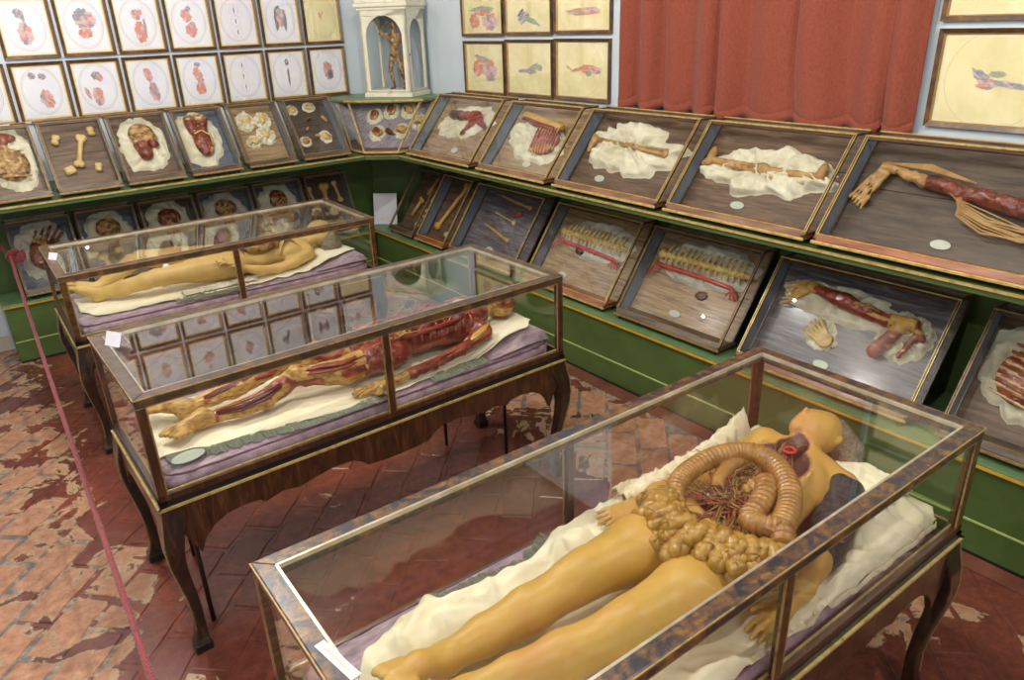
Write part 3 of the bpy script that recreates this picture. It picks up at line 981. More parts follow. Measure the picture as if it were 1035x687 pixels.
rp = [(5.275, 1.612, .525, 'lower yellowed print of a red bent arm muscle, nearest the white cabinet', [('o', .34, .50, .14, .16, .4), ('p', .62, .46, .18, .17), ('o', .52, .64, .22, .07, -.2), ('n', .44, .68, .20, .04, -.2), ('g', .64, .30, .12, .04)]),
      (4.73, 1.622, .535, 'lower yellowed print of a faint green bony hand, middle of three', [('n', .58, .50, .12, .07, .5), ('g', .40, .46, .14, .04, .1), ('n', .72, .52, .06, .06), ('g', .56, .44, .10, .03)]),
      (4.172, 1.628, .54, 'lower yellowed print of a red fish-like muscle in a circle, beside the curtain', [('o', .62, .52, .20, .07), ('o', .40, .50, .10, .03, .2), ('p', .74, .50, .10, .06), ('n', .62, .45, .05, .05), ('o', .26, .53, .06, .02, -.4)]),
      (5.28, 2.036, .53, 'upper yellowed print of two round red muscle ends, nearest the white cabinet', [('o', .30, .28, .13, .14), ('p', .68, .26, .18, .16), ('n', .50, .48, .28, .06), ('o', .50, .42, .2, .05)]),
      (4.728, 2.042, .53, 'upper yellowed print of a grey-blue curled hand, middle of three', [('g', .40, .30, .12, .10, .4), ('n', .55, .25, .16, .05, -.3), ('d', .34, .38, .08, .03, .6), ('g', .70, .18, .06, .02, -.4)]),
      (4.17, 2.048, .545, 'upper yellowed print of a long orange muscle, beside the curtain', [('o', .5, .34, .30, .06), ('p', .62, .36, .16, .05), ('n', .4, .33, .14, .03)]),
      (1.622, 1.652, .56, 'large stained yellow print of a grey bony hand right of the curtain', [('g', .36, .52, .10, .05, -.6), ('p', .40, .46, .07, .06), ('g', .55, .46, .12, .035, -.15), ('n', .46, .56, .06, .03), ('o', .37, .44, .05, .02), ('g', .70, .44, .05, .025)]),
      (1.628, 2.086, .56, 'yellow print cut by the top edge right of the curtain', [('g', .5, .5, .2, .06), ('p', .6, .5, .1, .05)])]
for i, (y, z, w, lab, figs) in enumerate(rp):
    framed('framed_print', lab, MR(y, z), w, .392 if i < 6 else .405, 'print_yellow', figs, GR, None, [(.5, .52, .33)] if i in (2, 5) else [(.45, .5, .36)] if i == 6 else (), seed=i + 63)
# ------------------------------------------------------------------ the three table cases
ZB = .666
HALF = [(.052, .43), (.062, .475), (.080, .515), (.11, .545), (.15, .553), (.178, .548), (.19, .530), (.225, .548), (.262, .536), (.30, .550), (.34, .562), (.385, .558), (.408, .535), (.42, .512), (.46, .504), (.5, .503)]


def table_case(label, cx, cy, L, W, zt, a, m_top, m_post, midf, midb, inner):
    t = thing('glass_case', label, 'display case', (cx, cy, 0), a, 'glass table cases with wax figures')
    x, y = L / 2, W / 2
    pw, th, tw = .030, .034, .046
    # legs: cabriole, square in section, bowed out at the knee
    prof = [(.652, .088, -.004), (.60, .086, .004), (.54, .074, .014), (.48, .064, .018), (.42, .055, .014), (.34, .046, .000), (.26, .041, -.014), (.18, .038, -.022), (.10, .040, -.020), (.055, .048, -.010), (.035, .056, -.002), (.0, .056, -.002)]
    for sx in (-1, 1):
        for sy in (-1, 1):
            mb = MB()
            R = []
            for z, s, o in prof:
                ox, oy = sx * (x + .008 + o), sy * (y + .008 + o)
                R.append([(ox, oy, z), (ox - sx * s, oy, z), (ox - sx * s, oy - sy * s, z), (ox, oy - sy * s, z)])
            v = [p for r in R for p in r]
            f = []
            for i in range(len(R) - 1):
                for k in range(4):
                    k2 = (k + 1) % 4
                    q = (4 * i + k, 4 * i + k2, 4 * i + 4 + k2, 4 * i + 4 + k)
                    f.append(q if sx * sy > 0 else q[::-1])
            f.append((0, 1, 2, 3) if sx * sy < 0 else (3, 2, 1, 0))
            e = 4 * (len(R) - 1)
            f.append((e, e + 1, e + 2, e + 3) if sx * sy > 0 else (e + 3, e + 2, e + 1, e))
            mb.add(v, f)
            lg = mb.build('leg', M['leg'], t, smooth=False, bevel=.006)
            ed = MB().tube([(sx * (x + .0085 + o), sy * (y + .0085 + o), z) for z, s, o in prof[:9]], .0022, 5)
            ed.build('gilt_line', M['giltold'], lg)
            MB().box((min(sx * (x + .008), sx * (x - .055)), min(sy * (y + .008), sy * (y - .055)), 0), (max(sx * (x + .008), sx * (x - .055)), max(sy * (y + .008), sy * (y - .055)), .036)).build('foot', M['black'], lg, bevel=.004)
    # scalloped aprons
    full = HALF + [(1 - p, z) for p, z in reversed(HALF[:-1])]
    for s in (-1, 1):
        poly = [(-x - .008, s * (y + .006), .652)] + [(-x + p * L, s * (y + .006), z) for p, z in full] + [(x + .008, s * (y + .006), .652)]
        MB().prism(poly, (0, -s * .02, 0)).build('apron', M['walnut'], t)
        hs = [(.10, .43), (.13, .48), (.20, .53), (.32, .55), (.5, .548)]
        fs = hs + [(1 - p, z) for p, z in reversed(hs[:-1])]
        poly = [(s * (x + .006), -y - .008, .652)] + [(s * (x + .006), -y + p * W, z) for p, z in fs] + [(s * (x + .006), y + .008, .652)]
        MB().prism(poly, (-s * .02, 0, 0)).build('apron', M['walnut'], t)
    # mouldings between apron and glass
    def ringbars(name, mat, z, w, h, off, bev=0.0):
        X, Y = x + off, y + off
        for p, q in (((-X, -Y, z), (X, -Y, z)), ((X, -Y, z), (X, Y, z)), ((X, Y, z), (-X, Y, z)), ((-X, Y, z), (-X, -Y, z))):
            p, q = Vector(p), Vector(q)
            d = (q - p).normalized()
            n = Vector((-d.y, d.x, 0)) * w / 2
            MB().bar(p + n, q + n, w, h).build(name, mat, t, bevel=bev)
    ringbars('gilt_bead', M['gilt'] if inner == 'gilt' else M['giltold'], .652, .012, .009, .012)
    ringbars('black_moulding', M['black'], .667, .03, .022, .004)
    MB().box((-x + .01, -y + .01, .652), (x - .01, y - .01, .668)).build('floor_panel', M['darkwood'], t)
    ringbars('bottom_rail', m_post, .689, .024, .024, 0)
    ringbars('gilt_bead', M['gilt'], .7035, .006, .005, -.016)
    # posts
    for sx in (-1, 1):
        for sy in (-1, 1):
            MB().box((min(sx * x, sx * (x - pw)), min(sy * y, sy * (y - pw)), .70), (max(sx * x, sx * (x - pw)), max(sy * y, sy * (y - pw)), zt - th)).build('corner_post', m_post, t, bevel=.003)
            q = MB().bar((sx * (x - .0015), sy * (y - pw * .25), .70), (sx * (x - .0015), sy * (y - pw * .25), zt - th), .004, .004)
            q.build('gilt_bead', M['giltold'], t)
    for sy, mx in ((-1, midf), (1, midb)):
        MB().box((mx - .014, min(sy * y, sy * (y - .02)), .70), (mx + .014, max(sy * y, sy * (y - .02)), zt - th)).build('middle_post', m_post, t, bevel=.003)
    # top frame
    zc = zt - th / 2
    for p, q, n in (((-x, -y), (x, -y), (0, 1)), ((-x, y), (x, y), (0, -1))):
        MB().hexa([(p[0], p[1], zt - th), (q[0], q[1], zt - th), (q[0] - tw * .98, q[1] + n[1] * tw, zt - th), (p[0] + tw * .98, p[1] + n[1] * tw, zt - th),
                   (p[0], p[1], zt), (q[0], q[1], zt), (q[0] - tw, q[1] + n[1] * tw, zt), (p[0] + tw, p[1] + n[1] * tw, zt)]).build('top_rail', m_top, t, bevel=.003)
    for s in (-1, 1):
        MB().hexa([(s * x, -y, zt - th), (s * x, y, zt - th), (s * (x - tw), y - tw, zt - th), (s * (x - tw), -y + tw, zt - th),
                   (s * x, -y, zt), (s * x, y, zt), (s * (x - tw), y - tw, zt), (s * (x - tw), -y + tw, zt)]).build('top_rail', m_top, t, bevel=.003)
    X, Y = x - tw + .002, y - tw + .002
    for p, q in (((-X, -Y), (X, -Y)), ((X, -Y), (X, Y)), ((X, Y), (-X, Y)), ((-X, Y), (-X, -Y))):
        MB().bar((p[0], p[1], zt - .006), (q[0], q[1], zt - .006), .007, .012).build('inner_bead', M['bead_highlight'], t)
    X, Y = x + .0015, y + .0015
    for p, q in (((-X, -Y), (X, -Y)), ((X, -Y), (X, Y)), ((-X, Y), (-X, -Y))):
        MB().bar((p[0], p[1], zt - .004), (q[0], q[1], zt - .004), .004, .004).build('gilt_bead', M['giltold'], t)
    # panes
    MB().box((-x + tw - .006, -y + tw - .006, zt - .012), (x - tw + .006, y - tw + .006, zt - .008)).build('pane', M['glass'], t)
    for sy, mx in ((-1, midf), (1, midb)):
        for xa, xb in ((-x + pw, mx - .014), (mx + .014, x - pw)):
            yy = sy * (y - .012)
            MB().box((xa, yy - .002, .700), (xb, yy + .002, zt - th)).build('pane', M['glass'], t)
            ye = sy * (y - .004)
            gb = MB().bar((xa + .002, ye, .70), (xa + .002, ye, zt - th), .005, .005).bar((xb - .002, ye, .70), (xb - .002, ye, zt - th), .005, .005).bar((xa, ye, zt - th - .002), (xb, ye, zt - th - .002), .005, .005)
            gb.build('gilt_sight_edge', M['giltold'], t)
    for s in (-1, 1):
        xx = s * (x - .012)
        MB().box((xx - .002, -y + pw, .700), (xx + .002, y - pw, zt - th)).build('pane', M['glass'], t)
    # iron rods that carry the bottom
    for rx, ry in ((-x + .10, -y + .14), (x - .14, -y + .30), (x - .30, y - .08), (-x + .16, y - .12)):
        MB().tube([(rx, ry, .652), (rx, ry, 0)], .009, 8).build('support_rod', M['iron'], t, smooth=True)
    return t


case_far = table_case('farthest glass case with a yellow wax figure on a mauve mattress', 1.245, 4.6035, 1.763, .755, 1.038, -.021, M['worn1'], M['walnut_light'], .008, .008, 'gilt')
case_mid = table_case('middle glass case with a red flayed wax figure and a tent card on top', 1.229, 2.7995, 1.838, .717, 1.075, .004, M['worn2'], M['walnut'], -.004, -.004, 'gilt')
case_near = table_case('nearest glass case with worn dark top frame over a wax woman', 1.261, 1.062, 1.866, .768, 1.040, -.019, M['worn3'], M['walnut_light'], .014, .014, 'gilt')


# ------------------------------------------------------------------ mattresses and sheets
def mattress(label, cx, cy, L, W, z0, z1, a, seed):
    t = thing('mattress', label, 'mattress', (cx, cy, z0), a, 'mauve silk mattresses in the cases')
    mb = MB()
    n, rings = 120, []
    T = z1 - z0
    for j, (ins, z) in enumerate([(.03, 0), (.004, T * .12), (0, T * .35), (0, T * .6), (.006, T * .82), (.022, T * .96), (.06, T), (.14, T * 1.02), (.24, T * .99)]):
        ring = []
        for k in range(n):
            a_ = 2 * PI * k / n
            c, s_ = math.cos(a_), math.sin(a_)
            e = .12
            px = math.copysign(abs(c) ** e, c) * (L / 2 - ins)
            py = math.copysign(abs(s_) ** e, s_) * (W / 2 - ins)
            q = .006 * n1(px * 9, py * 9, z * 9 + seed) + .004 * math.sin((px + py) * 55) * (1 if .1 < z / T < .9 else .4)
            ring.append((px + q * (1 if abs(c) > .7 else 0), py + q, z + (.006 * n1(px * 6, py * 6, seed) if z > T * .5 else 0)))
        rings.append(ring)
    v = [p for r in rings for p in r]
    f = [(j * n + k, j * n + (k + 1) % n, (j + 1) * n + (k + 1) % n, (j + 1) * n + k) for j in range(len(rings) - 1) for k in range(n)]
    f.append(tuple(reversed(range(n))))
    f.append(tuple((len(rings) - 1) * n + k for k in range(n)))
    mb.add(v, f).build('ticking', M['mattress'], t, smooth=True)
    for z, i in ((T * .86, .010), (T * .14, .006)):
        pts = []
        for k in range(n):
            a_ = 2 * PI * k / n
            c, s_ = math.cos(a_), math.sin(a_)
            pts.append((math.copysign(abs(c) ** .12, c) * (L / 2 - i + .003), math.copysign(abs(s_) ** .12, s_) * (W / 2 - i + .003), z + .004 * n1(k * .3, seed, z)))
        MB().tube(pts, .0045, 6, closed=True).build('piping', M['piping'], t, smooth=True)
    return t


mattress('mauve mattress below the yellow figure in the farthest case', 1.245, 4.6035, 1.69, .68, .669, .745, -.021, 1)
mattress('mauve mattress below the flayed figure in the middle case', 1.229, 2.7995, 1.765, .645, .669, .745, .004, 2)
mattress('mauve mattress below the wax woman in the nearest case', 1.261, 1.062, 1.79, .69, .669, .742, -.019, 3)


def pillow(label, cx, cy, a, x0, x1, hw, z0, z1, seed):
    t = thing('pillow', label, 'pillow', (cx, cy, z0), a, 'mauve pillows in the cases')
    N, Q = 26, 44
    P = []
    for i in range(N + 1):
        row = []
        for j in range(Q + 1):
            u, w = i / N, j / Q * 2 - 1
            e = min(1, u / .6) ** 1.3 * min(1, (1 - u) / .06 + .12) ** .5 * min(1, (1 - abs(w)) / .07 + .05) ** .5
            row.append((x0 + (x1 - x0) * u, hw * w, .0015 + (z1 - z0) * e + .004 * n1(u * 9, w * 14, seed) * e))
        P.append(row)
    MB().grid(P, thick=None).build('ticking', M['mattress'], t, smooth=True)
    MB().tube([P[N][j] for j in range(2, Q - 1)], .004, 6).build('piping', M['piping'], t, smooth=True)


pillow('mauve pillow at the head end of the middle case', 1.229, 2.7995, .004, .53, .872, .312, .7505, .800, 3)
pillow('mauve pillow at the head end of the farthest case', 1.245, 4.6035, -.021, .49, .835, .325, .7505, .790, 5)


def folds_h(X, Y, seed, n, size, wid, amp, main=None):
    """height of many soft crossing folds at the points X, Y"""
    r = random.Random(seed)
    x0, x1, y0, y1 = X.min(), X.max(), Y.min(), Y.max()
    H = np.zeros_like(X)
    for _ in range(n):
        cx, cy = r.uniform(x0, x1), r.uniform(y0, y1)
        a = r.uniform(0, PI) if main is None else main + r.gauss(0, .6)
        L, w, h = size * r.uniform(.4, 1.1), wid * r.uniform(.5, 1.4), amp * r.uniform(.3, 1.0) * r.choice((1, 1, 1, -.4))
        dx, dy = X - cx, Y - cy
        p, q = dx * math.cos(a) + dy * math.sin(a), -dx * math.sin(a) + dy * math.cos(a)
        q = q - r.uniform(-1.2, 1.2) * p * p
        H = np.maximum(H, h * np.exp(-(q / w) ** 2) * np.exp(-(p / L) ** 4)) if h > 0 else H + h * np.exp(-(q / w) ** 2) * np.exp(-(p / L) ** 4)
    return H


def sheet(label, cx, cy, a, x0, x1, front, back, z, seed, amp=.010, bumps=(), fringe=None, mat='sheet', nf=60, edge=.341, main=None, rest=(), pillow=None):
    """front(x), back(x): border of the cloth in the case's own frame; bumps: (x, y, rx, ry, h); hangs down past the mattress edge"""
    t = thing('bed_sheet', label, 'sheet', (cx, cy, z), a, 'cream sheets in the cases')
    N, Q = 170, 84
    X, Y = np.zeros((N + 1, Q + 1)), np.zeros((N + 1, Q + 1))
    for i in range(N + 1):
        x = x0 + (x1 - x0) * i / N
        f, b = front(x), back(x)
        for j in range(Q + 1):
            X[i, j], Y[i, j] = x, f + (b - f) * j / Q
            if i in (0, N): X[i, j] += .015 * n1(Y[i, j] * 7, seed, 4)
    H = folds_h(X, Y, seed, nf, .22, .019, amp, main) + .25 * amp * vnoise(X * 9, Y * 9, X * 0, seed) + .10 * amp * vnoise(X * 40, Y * 40, X * 0, seed + 1)
    for bx, by, rx, ry, hh in bumps:
        d = ((X - bx) / rx) ** 2 + ((Y - by) / ry) ** 2
        H += hh * np.exp(-d * 1.6)
    for (ax, ay, bx, by, rr) in rest:               # pressed flat where the figure lies
        ca, sa = math.cos(-a), math.sin(-a)
        A = ((ax - cx) * ca - (ay - cy) * sa, (ax - cx) * sa + (ay - cy) * ca)
        B = ((bx - cx) * ca - (by - cy) * sa, (bx - cx) * sa + (by - cy) * ca)
        dx, dy = B[0] - A[0], B[1] - A[1]
        u = np.clip(((X - A[0]) * dx + (Y - A[1]) * dy) / (dx * dx + dy * dy), 0, 1)
        d = np.hypot(X - A[0] - u * dx, Y - A[1] - u * dy) / rr
        H = np.where(H > 0, H * np.clip((d - .9) / .5, 0, 1), H)
    if pillow:
        u = np.clip((X - pillow[0]) / (pillow[1] - pillow[0]), 0, 1)
        H += pillow[2] * u * u * (3 - 2 * u)
    over = np.maximum(0, np.abs(Y) - edge)
    Z = .004 + np.maximum(-.001, H) - np.minimum(.07, over * 3.2) * (over > 0)
    Yc = np.sign(Y) * np.minimum(np.abs(Y), edge + .012 + .25 * over)
    P = [[(X[i, j], Yc[i, j] if over[i, j] > 0 else Y[i, j], Z[i, j]) for j in range(Q + 1)] for i in range(N + 1)]
    MB().grid(P, thick=(0, 0, -.003)).build('linen', M[mat], t, smooth=True)
    if fringe:
        for (fx0, fx1, side, wd, fm) in fringe:
            mb = MB()
            g = front if side < 0 else back
            n = int(abs(fx1 - fx0) / .0040)
            for k in range(n):
                x = fx0 + (fx1 - fx0) * k / n
                y = g(x) - side * .008
                dx = .012 * n1(x * 90, seed, 2)
                ln = wd * (1 + .35 * n1(x * 40, seed, 5))
                ov = max(0, abs(y) - edge)
                if ov > 0: y = math.copysign(edge + .014 + .25 * ov, y)
                z0 = .005 + .003 * n1(x * 60, 1, seed) - min(.07, ov * 3.2)
                if ov > 0: mb.bar((x, y, z0), (x + dx, y + side * .004, z0 - ln * .6), .003, .002)
                else: mb.bar((x, y, z0), (x + dx, side * min(edge + .008, side * y + ln), -.002 + .003 * n1(x * 50, 3, seed)), .0035, .002)
            tag(mb.build('fringe', M[fm], t), kind='stuff')
    return t


def wob(base, a1, f1, a2, f2, s):
    return lambda x: base + a1 * math.sin(f1 * x + s) + a2 * n1(x * f2, s, 0)


def lerp_border(pts, s, amp=.01, fr=14):
    def g(x):
        q = pts[0][1]
        for (xa, ya), (xb, yb) in zip(pts, pts[1:]):
            if x >= xa:
                u = min(1, max(0, (x - xa) / (xb - xa)))
                u = u * u * (3 - 2 * u)
                q = ya + (yb - ya) * u
        return q + amp * n1(x * fr, s, 1.0)
    return g


# nearest case (local frame: x -0.93..0.93, y -0.384 (front)..0.384)
sheet('crumpled cream sheet with frayed edge under the wax woman', 1.261, 1.062, -.019, -.83, .87,
      lerp_border([(-.83, -.22), (-.5, -.33), (-.1, -.345), (.5, -.352), (.80, -.352), (.87, -.32)], 1, .006), lerp_border([(-.83, .16), (-.72, .26), (-.60, .30), (-.45, .27), (-.25, .25), (-.05, .325), (.3, .335), (.87, .31)], 2), .752, 5, .034,
      bumps=[(-.55, .18, .2, .07, .03), (-.1, .22, .2, .06, .035), (.6, -.22, .26, .08, .035), (.75, .05, .12, .15, .03), (-.7, .02, .1, .1, .015), (-.3, -.2, .3, .06, .012)],
      fringe=[(-.55, -.12, 1, .05, 'fringe'), (-.05, .83, -1, .022, 'sheet')], nf=120,
      rest=[(.52, 1.13, 1.35, 1.06, .085), (.52, 1.03, .98, .90, .07), (.98, .90, 1.35, .90, .09), (1.38, .98, 1.92, 1.05, .14), (1.88, .90, 1.40, .755, .06), (1.40, .755, 1.26, .75, .06), (1.92, 1.2, 1.28, 1.31, .05), (1.95, 1.05, 2.12, 1.05, .08)])
sheet('smooth cream sheet with stains under the flayed figure', 1.229, 2.7995, .004, -.86, .86,
      lerp_border([(-.86, -.19), (-.6, -.245), (-.2, -.300), (.1, -.298), (.32, -.275), (.55, -.262), (.78, -.25), (.86, -.19)], 3), lerp_border([(-.86, .22), (0, .28), (.84, .27)], 4), .752, 9, .010,
      bumps=[(.82, .02, .20, .30, .012), (-.2, -.18, .35, .05, .008), (.45, -.12, .2, .06, .012)],
      fringe=[(-.84, .0, -1, .055, 'fringe'), (.22, .52, -1, .065, 'fringe')], nf=34, main=.1, edge=.322, pillow=(.47, .69, .062),
      rest=[(.43, 2.68, .95, 2.70, .06), (.95, 2.70, 1.35, 2.66, .08), (.43, 2.88, 1.35, 2.84, .07), (1.35, 2.75, 1.85, 2.74, .14), (1.82, 2.60, 1.15, 2.55, .045), (1.82, 2.9, 1.15, 2.945, .045), (1.88, 2.75, 2.02, 2.75, .10)])
sheet('cream sheet with scalloped edge under the yellow wax figure', 1.245, 4.6035, -.021, -.80, .80,
      lerp_border([(-.80, -.14), (-.72, -.26), (-.45, -.262), (-.2, -.285), (.1, -.300), (.35, -.29), (.6, -.265), (.82, -.20)], 5, .018, 18), lerp_border([(-.80, .15), (0, .26), (.80, .26)], 6), .752, 13, .012,
      bumps=[(.70, .0, .2, .25, .01)], fringe=[(-.35, .02, -1, .06, 'fringe')], nf=40, main=.1, edge=.338, pillow=(.44, .64, .050),
      rest=[(.47, 4.66, .82, 4.51, .06), (.82, 4.51, 1.30, 4.48, .08), (.48, 4.75, 1.30, 4.66, .08), (1.32, 4.56, 1.78, 4.57, .14), (1.76, 4.42, 1.40, 4.38, .05), (1.76, 4.71, 1.24, 4.735, .05), (1.82, 4.58, 1.97, 4.58, .10)])
single('frilled_cloth', (lambda mb: mb)(MB().grid([[(.95 + .42 * i / 40, 4.335 + .085 * j / 10 + .02 * n1(i * .5, j * .4, 3), .768 + .018 * abs(math.sin(i * 1.3 + j)) * (1 - abs(j - 5) / 6) + .008 * n1(i * .9, j * .9, 8)) for j in range(11)] for i in range(41)], thick=(0, 0, -.004))),
       M['cloth'], 'ruffled cream gauze beside the thigh of the yellow figure', 'cloth', (1.15, 4.38, .75), smooth=True)

# cards and the oval plaque
def oval_plaque(name, M0, rx, ry, parent=None, label=None):
    n = 32
    mb = MB()
    ring = [(rx * math.cos(2 * PI * k / n), ry * math.sin(2 * PI * k / n)) for k in range(n)]
    mb.prism([(x, y, 0) for x, y in ring], (0, 0, .003))
    rim = MB().tube([(x, y, .002) for x, y in ring], .0016 if rx < .04 else .0022, 6, closed=True)
    return mb, rim


t = thing('oval_plaque', 'oval grey-green plaque on the sheet by the flayed feet', 'plaque', (.452, 2.545, .757), .15)
a_, b_ = oval_plaque('p', None, .062, .040)
a_.build('face', M['plaque'], t)
b_.build('rim', M['plaque_edge'], t, smooth=True)


def tent_card(label, loc, rz, w, h, s):
    t = thing('tent_card', label, 'card', loc, rz, 'white cards on the case tops')
    MB().hexa([(-w / 2, -s, 0), (w / 2, -s, 0), (w / 2, -s + .0015, 0), (-w / 2, -s + .0015, 0), (-w / 2, -.0005, h), (w / 2, -.0005, h), (w / 2, .001, h), (-w / 2, .001, h)]).build('front_flap', M['paper'], t)
    MB().hexa([(-w / 2, s - .0015, 0), (w / 2, s - .0015, 0), (w / 2, s, 0), (-w / 2, s, 0), (-w / 2, -.001, h), (w / 2, -.001, h), (w / 2, .0005, h), (-w / 2, .0005, h)]).build('back_flap', M['paper'], t)
    MB().hexa([(-w * .12, -s * .55 - .001, h * .4), (w * .12, -s * .55 - .001, h * .4), (w * .12, -s * .55 + .001, h * .4), (-w * .12, -s * .55 + .001, h * .4), (-w * .12, -s * .3 - .001, h * .66), (w * .12, -s * .3 - .001, h * .66), (w * .12, -s * .3 + .001, h * .66), (-w * .12, -s * .3 + .001, h * .66)]).build('printed_mark', M['mark'], t)


tent_card('small white tent card with purple mark on the middle case top', (.380, 2.985, 1.0755), -1.05, .075, .05, .024)
tent_card('tiny white tent card on the far case top corner', (.402, 4.63, 1.0385), -1.0, .06, .035, .018)
t = thing('label_card', 'flat white paper slip on the near case top frame', 'card', (.364, 1.075, 1.0405), -1.42)
MB().box((-.062, -.011, 0), (.062, .011, .0015)).build('slip', M['paper'], t)
MB().box((-.045, -.003, .0015), (.04, .003, .0017)).build('printed_line', M['ink_line'], t)
# ------------------------------------------------------------------ sloping vitrines on the shelves
VIT = {}
UP_R, LO_R, UP_L, LO_L = 'vitrines on the upper shelf below the curtain', 'vitrines on the long bench below the upper shelf', 'vitrines on the upper shelf below the small prints', 'vitrines on the bench behind the far case'


def vitrine(key, label, loc, rz, w, h, s, board, rail, edge, group, plaque=True, d=.125, zfeet=.022, panel='left'):
    """local frame: x along the front, y into the wall, z up; the glass leans back by s over the height h"""
    t = thing('vitrine', label, 'vitrine', (loc[0], loc[1], loc[2]), rz, group)
    pm = 'post' if rail in ('redwood', 'brownrail') else rail
    A = math.atan2(h, s)
    ln = math.hypot(h, s)
    fy, fz = math.cos(A), math.sin(A)            # up the slope
    ny, nz = -math.sin(A), math.cos(A)           # out of the slope
    S = lambda u, v, n, off=0.0: (u, v * fy + n * ny + off, v * fz + n * nz)
    # bottom tray with wooden front rail, gilt foot bead
    MB().box((0, 0, -.008), (w, d + .03, .006)).build('bottom_board', M['oldwood' if edge == 'giltold' else 'redwood'], t)
    MB().box((-.004, -.010, -.010), (w + .004, .001, .004)).build('foot_bead', M[edge], t, bevel=.003)
    MB().hexa([S(0, .002, -.012), S(w, .002, -.012), S(w, .036, -.012), S(0, .036, -.012), S(0, .002, .002), S(w, .002, .002), S(w, .036, .002), S(0, .036, .002)]).build('bottom_rail', M[rail], t)
    MB().bar(S(0, .037, .001), S(w, .037, .001), .005, .005).build('gilt_bead', M[edge], t)
    # front posts and back posts
    for u in (.007, w - .007):
        p = MB().bar(S(u, .0, -.005), S(u, ln, -.005), .011, .013, (0, ny, nz)).build('front_post', M[pm], t)
        MB().bar(S(u - .0055, .036, .003), S(u - .0055, ln, .003), .0032, .004, (0, ny, nz)).build('gilt_bead', M[edge], p)
        MB().bar(S(u + .0055, .036, .003), S(u + .0055, ln, .003), .0032, .004, (0, ny, nz)).build('gilt_bead', M[edge], p)
        MB().bar(S(u, .0, 0, d), S(u, ln, 0, d), .010, .010, (0, ny, nz)).build('back_post', M[pm], t)
        MB().bar((u, .0, .008), (u, d, .008), .011, .012).build('side_rail', M[pm], t)
        MB().bar((u, s, h), (u, s + d, h), .011, .010).build('top_rail', M[pm], t)
    MB().bar(S(0, ln - .006, -.004), S(w, ln - .006, -.004), .014, .013, (0, ny, nz)).build('top_rail', M[pm], t)
    MB().bar((0, s - .002, h + .006), (w, s - .002, h + .006), .007, .006).build('gilt_bead', M[edge], t)
    MB().bar((0, s + d, h), (w, s + d, h), .014, .016).build('top_rail', M[pm], t)
    MB().bar((0, s + d - .004, h + .010), (w, s + d - .004, h + .010), .006, .006).build('gilt_bead', M[edge], t)
    # board of two planks, the joint left open by a hair
    k = .40 + .2 * rnd.random()
    for a0, a1 in ((.0, k * ln - .0015), (k * ln + .0015, ln)):
        MB().hexa([S(.010, a0, -.014, d), S(w - .010, a0, -.014, d), S(w - .010, a1, -.014, d), S(.010, a1, -.014, d), S(.010, a0, 0, d), S(w - .010, a0, 0, d), S(w - .010, a1, 0, d), S(.010, a1, 0, d)]).build('plank', M[board], t)
    # panes
    MB().hexa([S(.012, .036, -.006), S(w - .012, .036, -.006), S(w - .012, ln - .01, -.006), S(.012, ln - .01, -.006), S(.012, .036, -.003), S(w - .012, .036, -.003), S(w - .012, ln - .01, -.003), S(.012, ln - .01, -.003)]).build('pane', M['glass_vit'], t)
    for u, sd in ((.006, 'left'), (w - .006, 'right')):
        q = MB().prism([(u - .0015, .012, .014), (u - .0015, d - .01, .014), (u - .0015, s + d - .012, h - .006), (u - .0015, s + .012, h - .006)], (.003, 0, 0))
        if sd == panel: q.build('side_panel', M['side'], t)  # opaque in place of side glass, its blue-grey look painted on
        else: q.build('pane', M['glass_vit'], t)
    MB().box((.012, s + .008, h - .002), (w - .012, s + d - .008, h + .001)).build('pane', M['glass_vit'], t)
    for u in (.03, w - .03):
        for v in (.018, d):
            MB().ball((u, v, -.008 - zfeet / 2), (.013, .013, zfeet / 2 + .001), 8, 6).build('ball_foot', M['black'], t, smooth=True)
    Mv = REG[t.name]
    Mb = Mv @ Matrix.Translation((0, d, 0)) @ Matrix.Rotation(A, 4, 'X')
    VIT[key] = dict(M=Mv, B=Mb, w=w, ln=ln, gap=d * math.sin(A) - .010)
    if plaque:
        px = plaque if isinstance(plaque, float) else .42
        mb, rim = oval_plaque('p', None, .040, .021)
        T = Matrix.Translation((px * w, d, 0)) @ Matrix.Rotation(A, 4, 'X') @ Matrix.Translation((0, .055, .004))
        mb.v = [tuple(T @ Vector(p)) for p in mb.v]
        mb.build('plaque', M['plaque'], t)
    return t


RZ = -PI / 2
zu, zl = 1.2096, .4776
for key, y0, y1, board, rail, edge, lab in [
    ('R1', 5.262, 4.415, 'board_pale', 'brownrail', 'gilt', 'upper vitrine with a dark foot on cream cloth, next to the corner vitrine'),
    ('R2', 4.318, 3.590, 'board_pale', 'brownrail', 'gilt', 'upper vitrine with a red ribcage half on yellow cloth'),
    ('R3', 3.505, 2.668, 'board_brown', 'brownrail', 'gilt', 'upper vitrine with crumpled cream cloth and a reflection, left of centre below the curtain'),
    ('R4', 2.606, 1.786, 'board_brown', 'brownrail', 'gilt', 'upper vitrine with a long leg skeleton across a cream cloth'),
    ('R5', 1.742, .62, 'board_dark', 'redwood', 'gilt', 'large upper vitrine with a flayed brown arm at the right edge')]:
    vitrine(key, lab, (3.002, y0, zu), RZ, y0 - y1, .412, .335, board, rail, edge, UP_R, plaque=(.52 if key == 'R1' else .30 if key == 'R3' else .5 if key == 'R2' else .42))
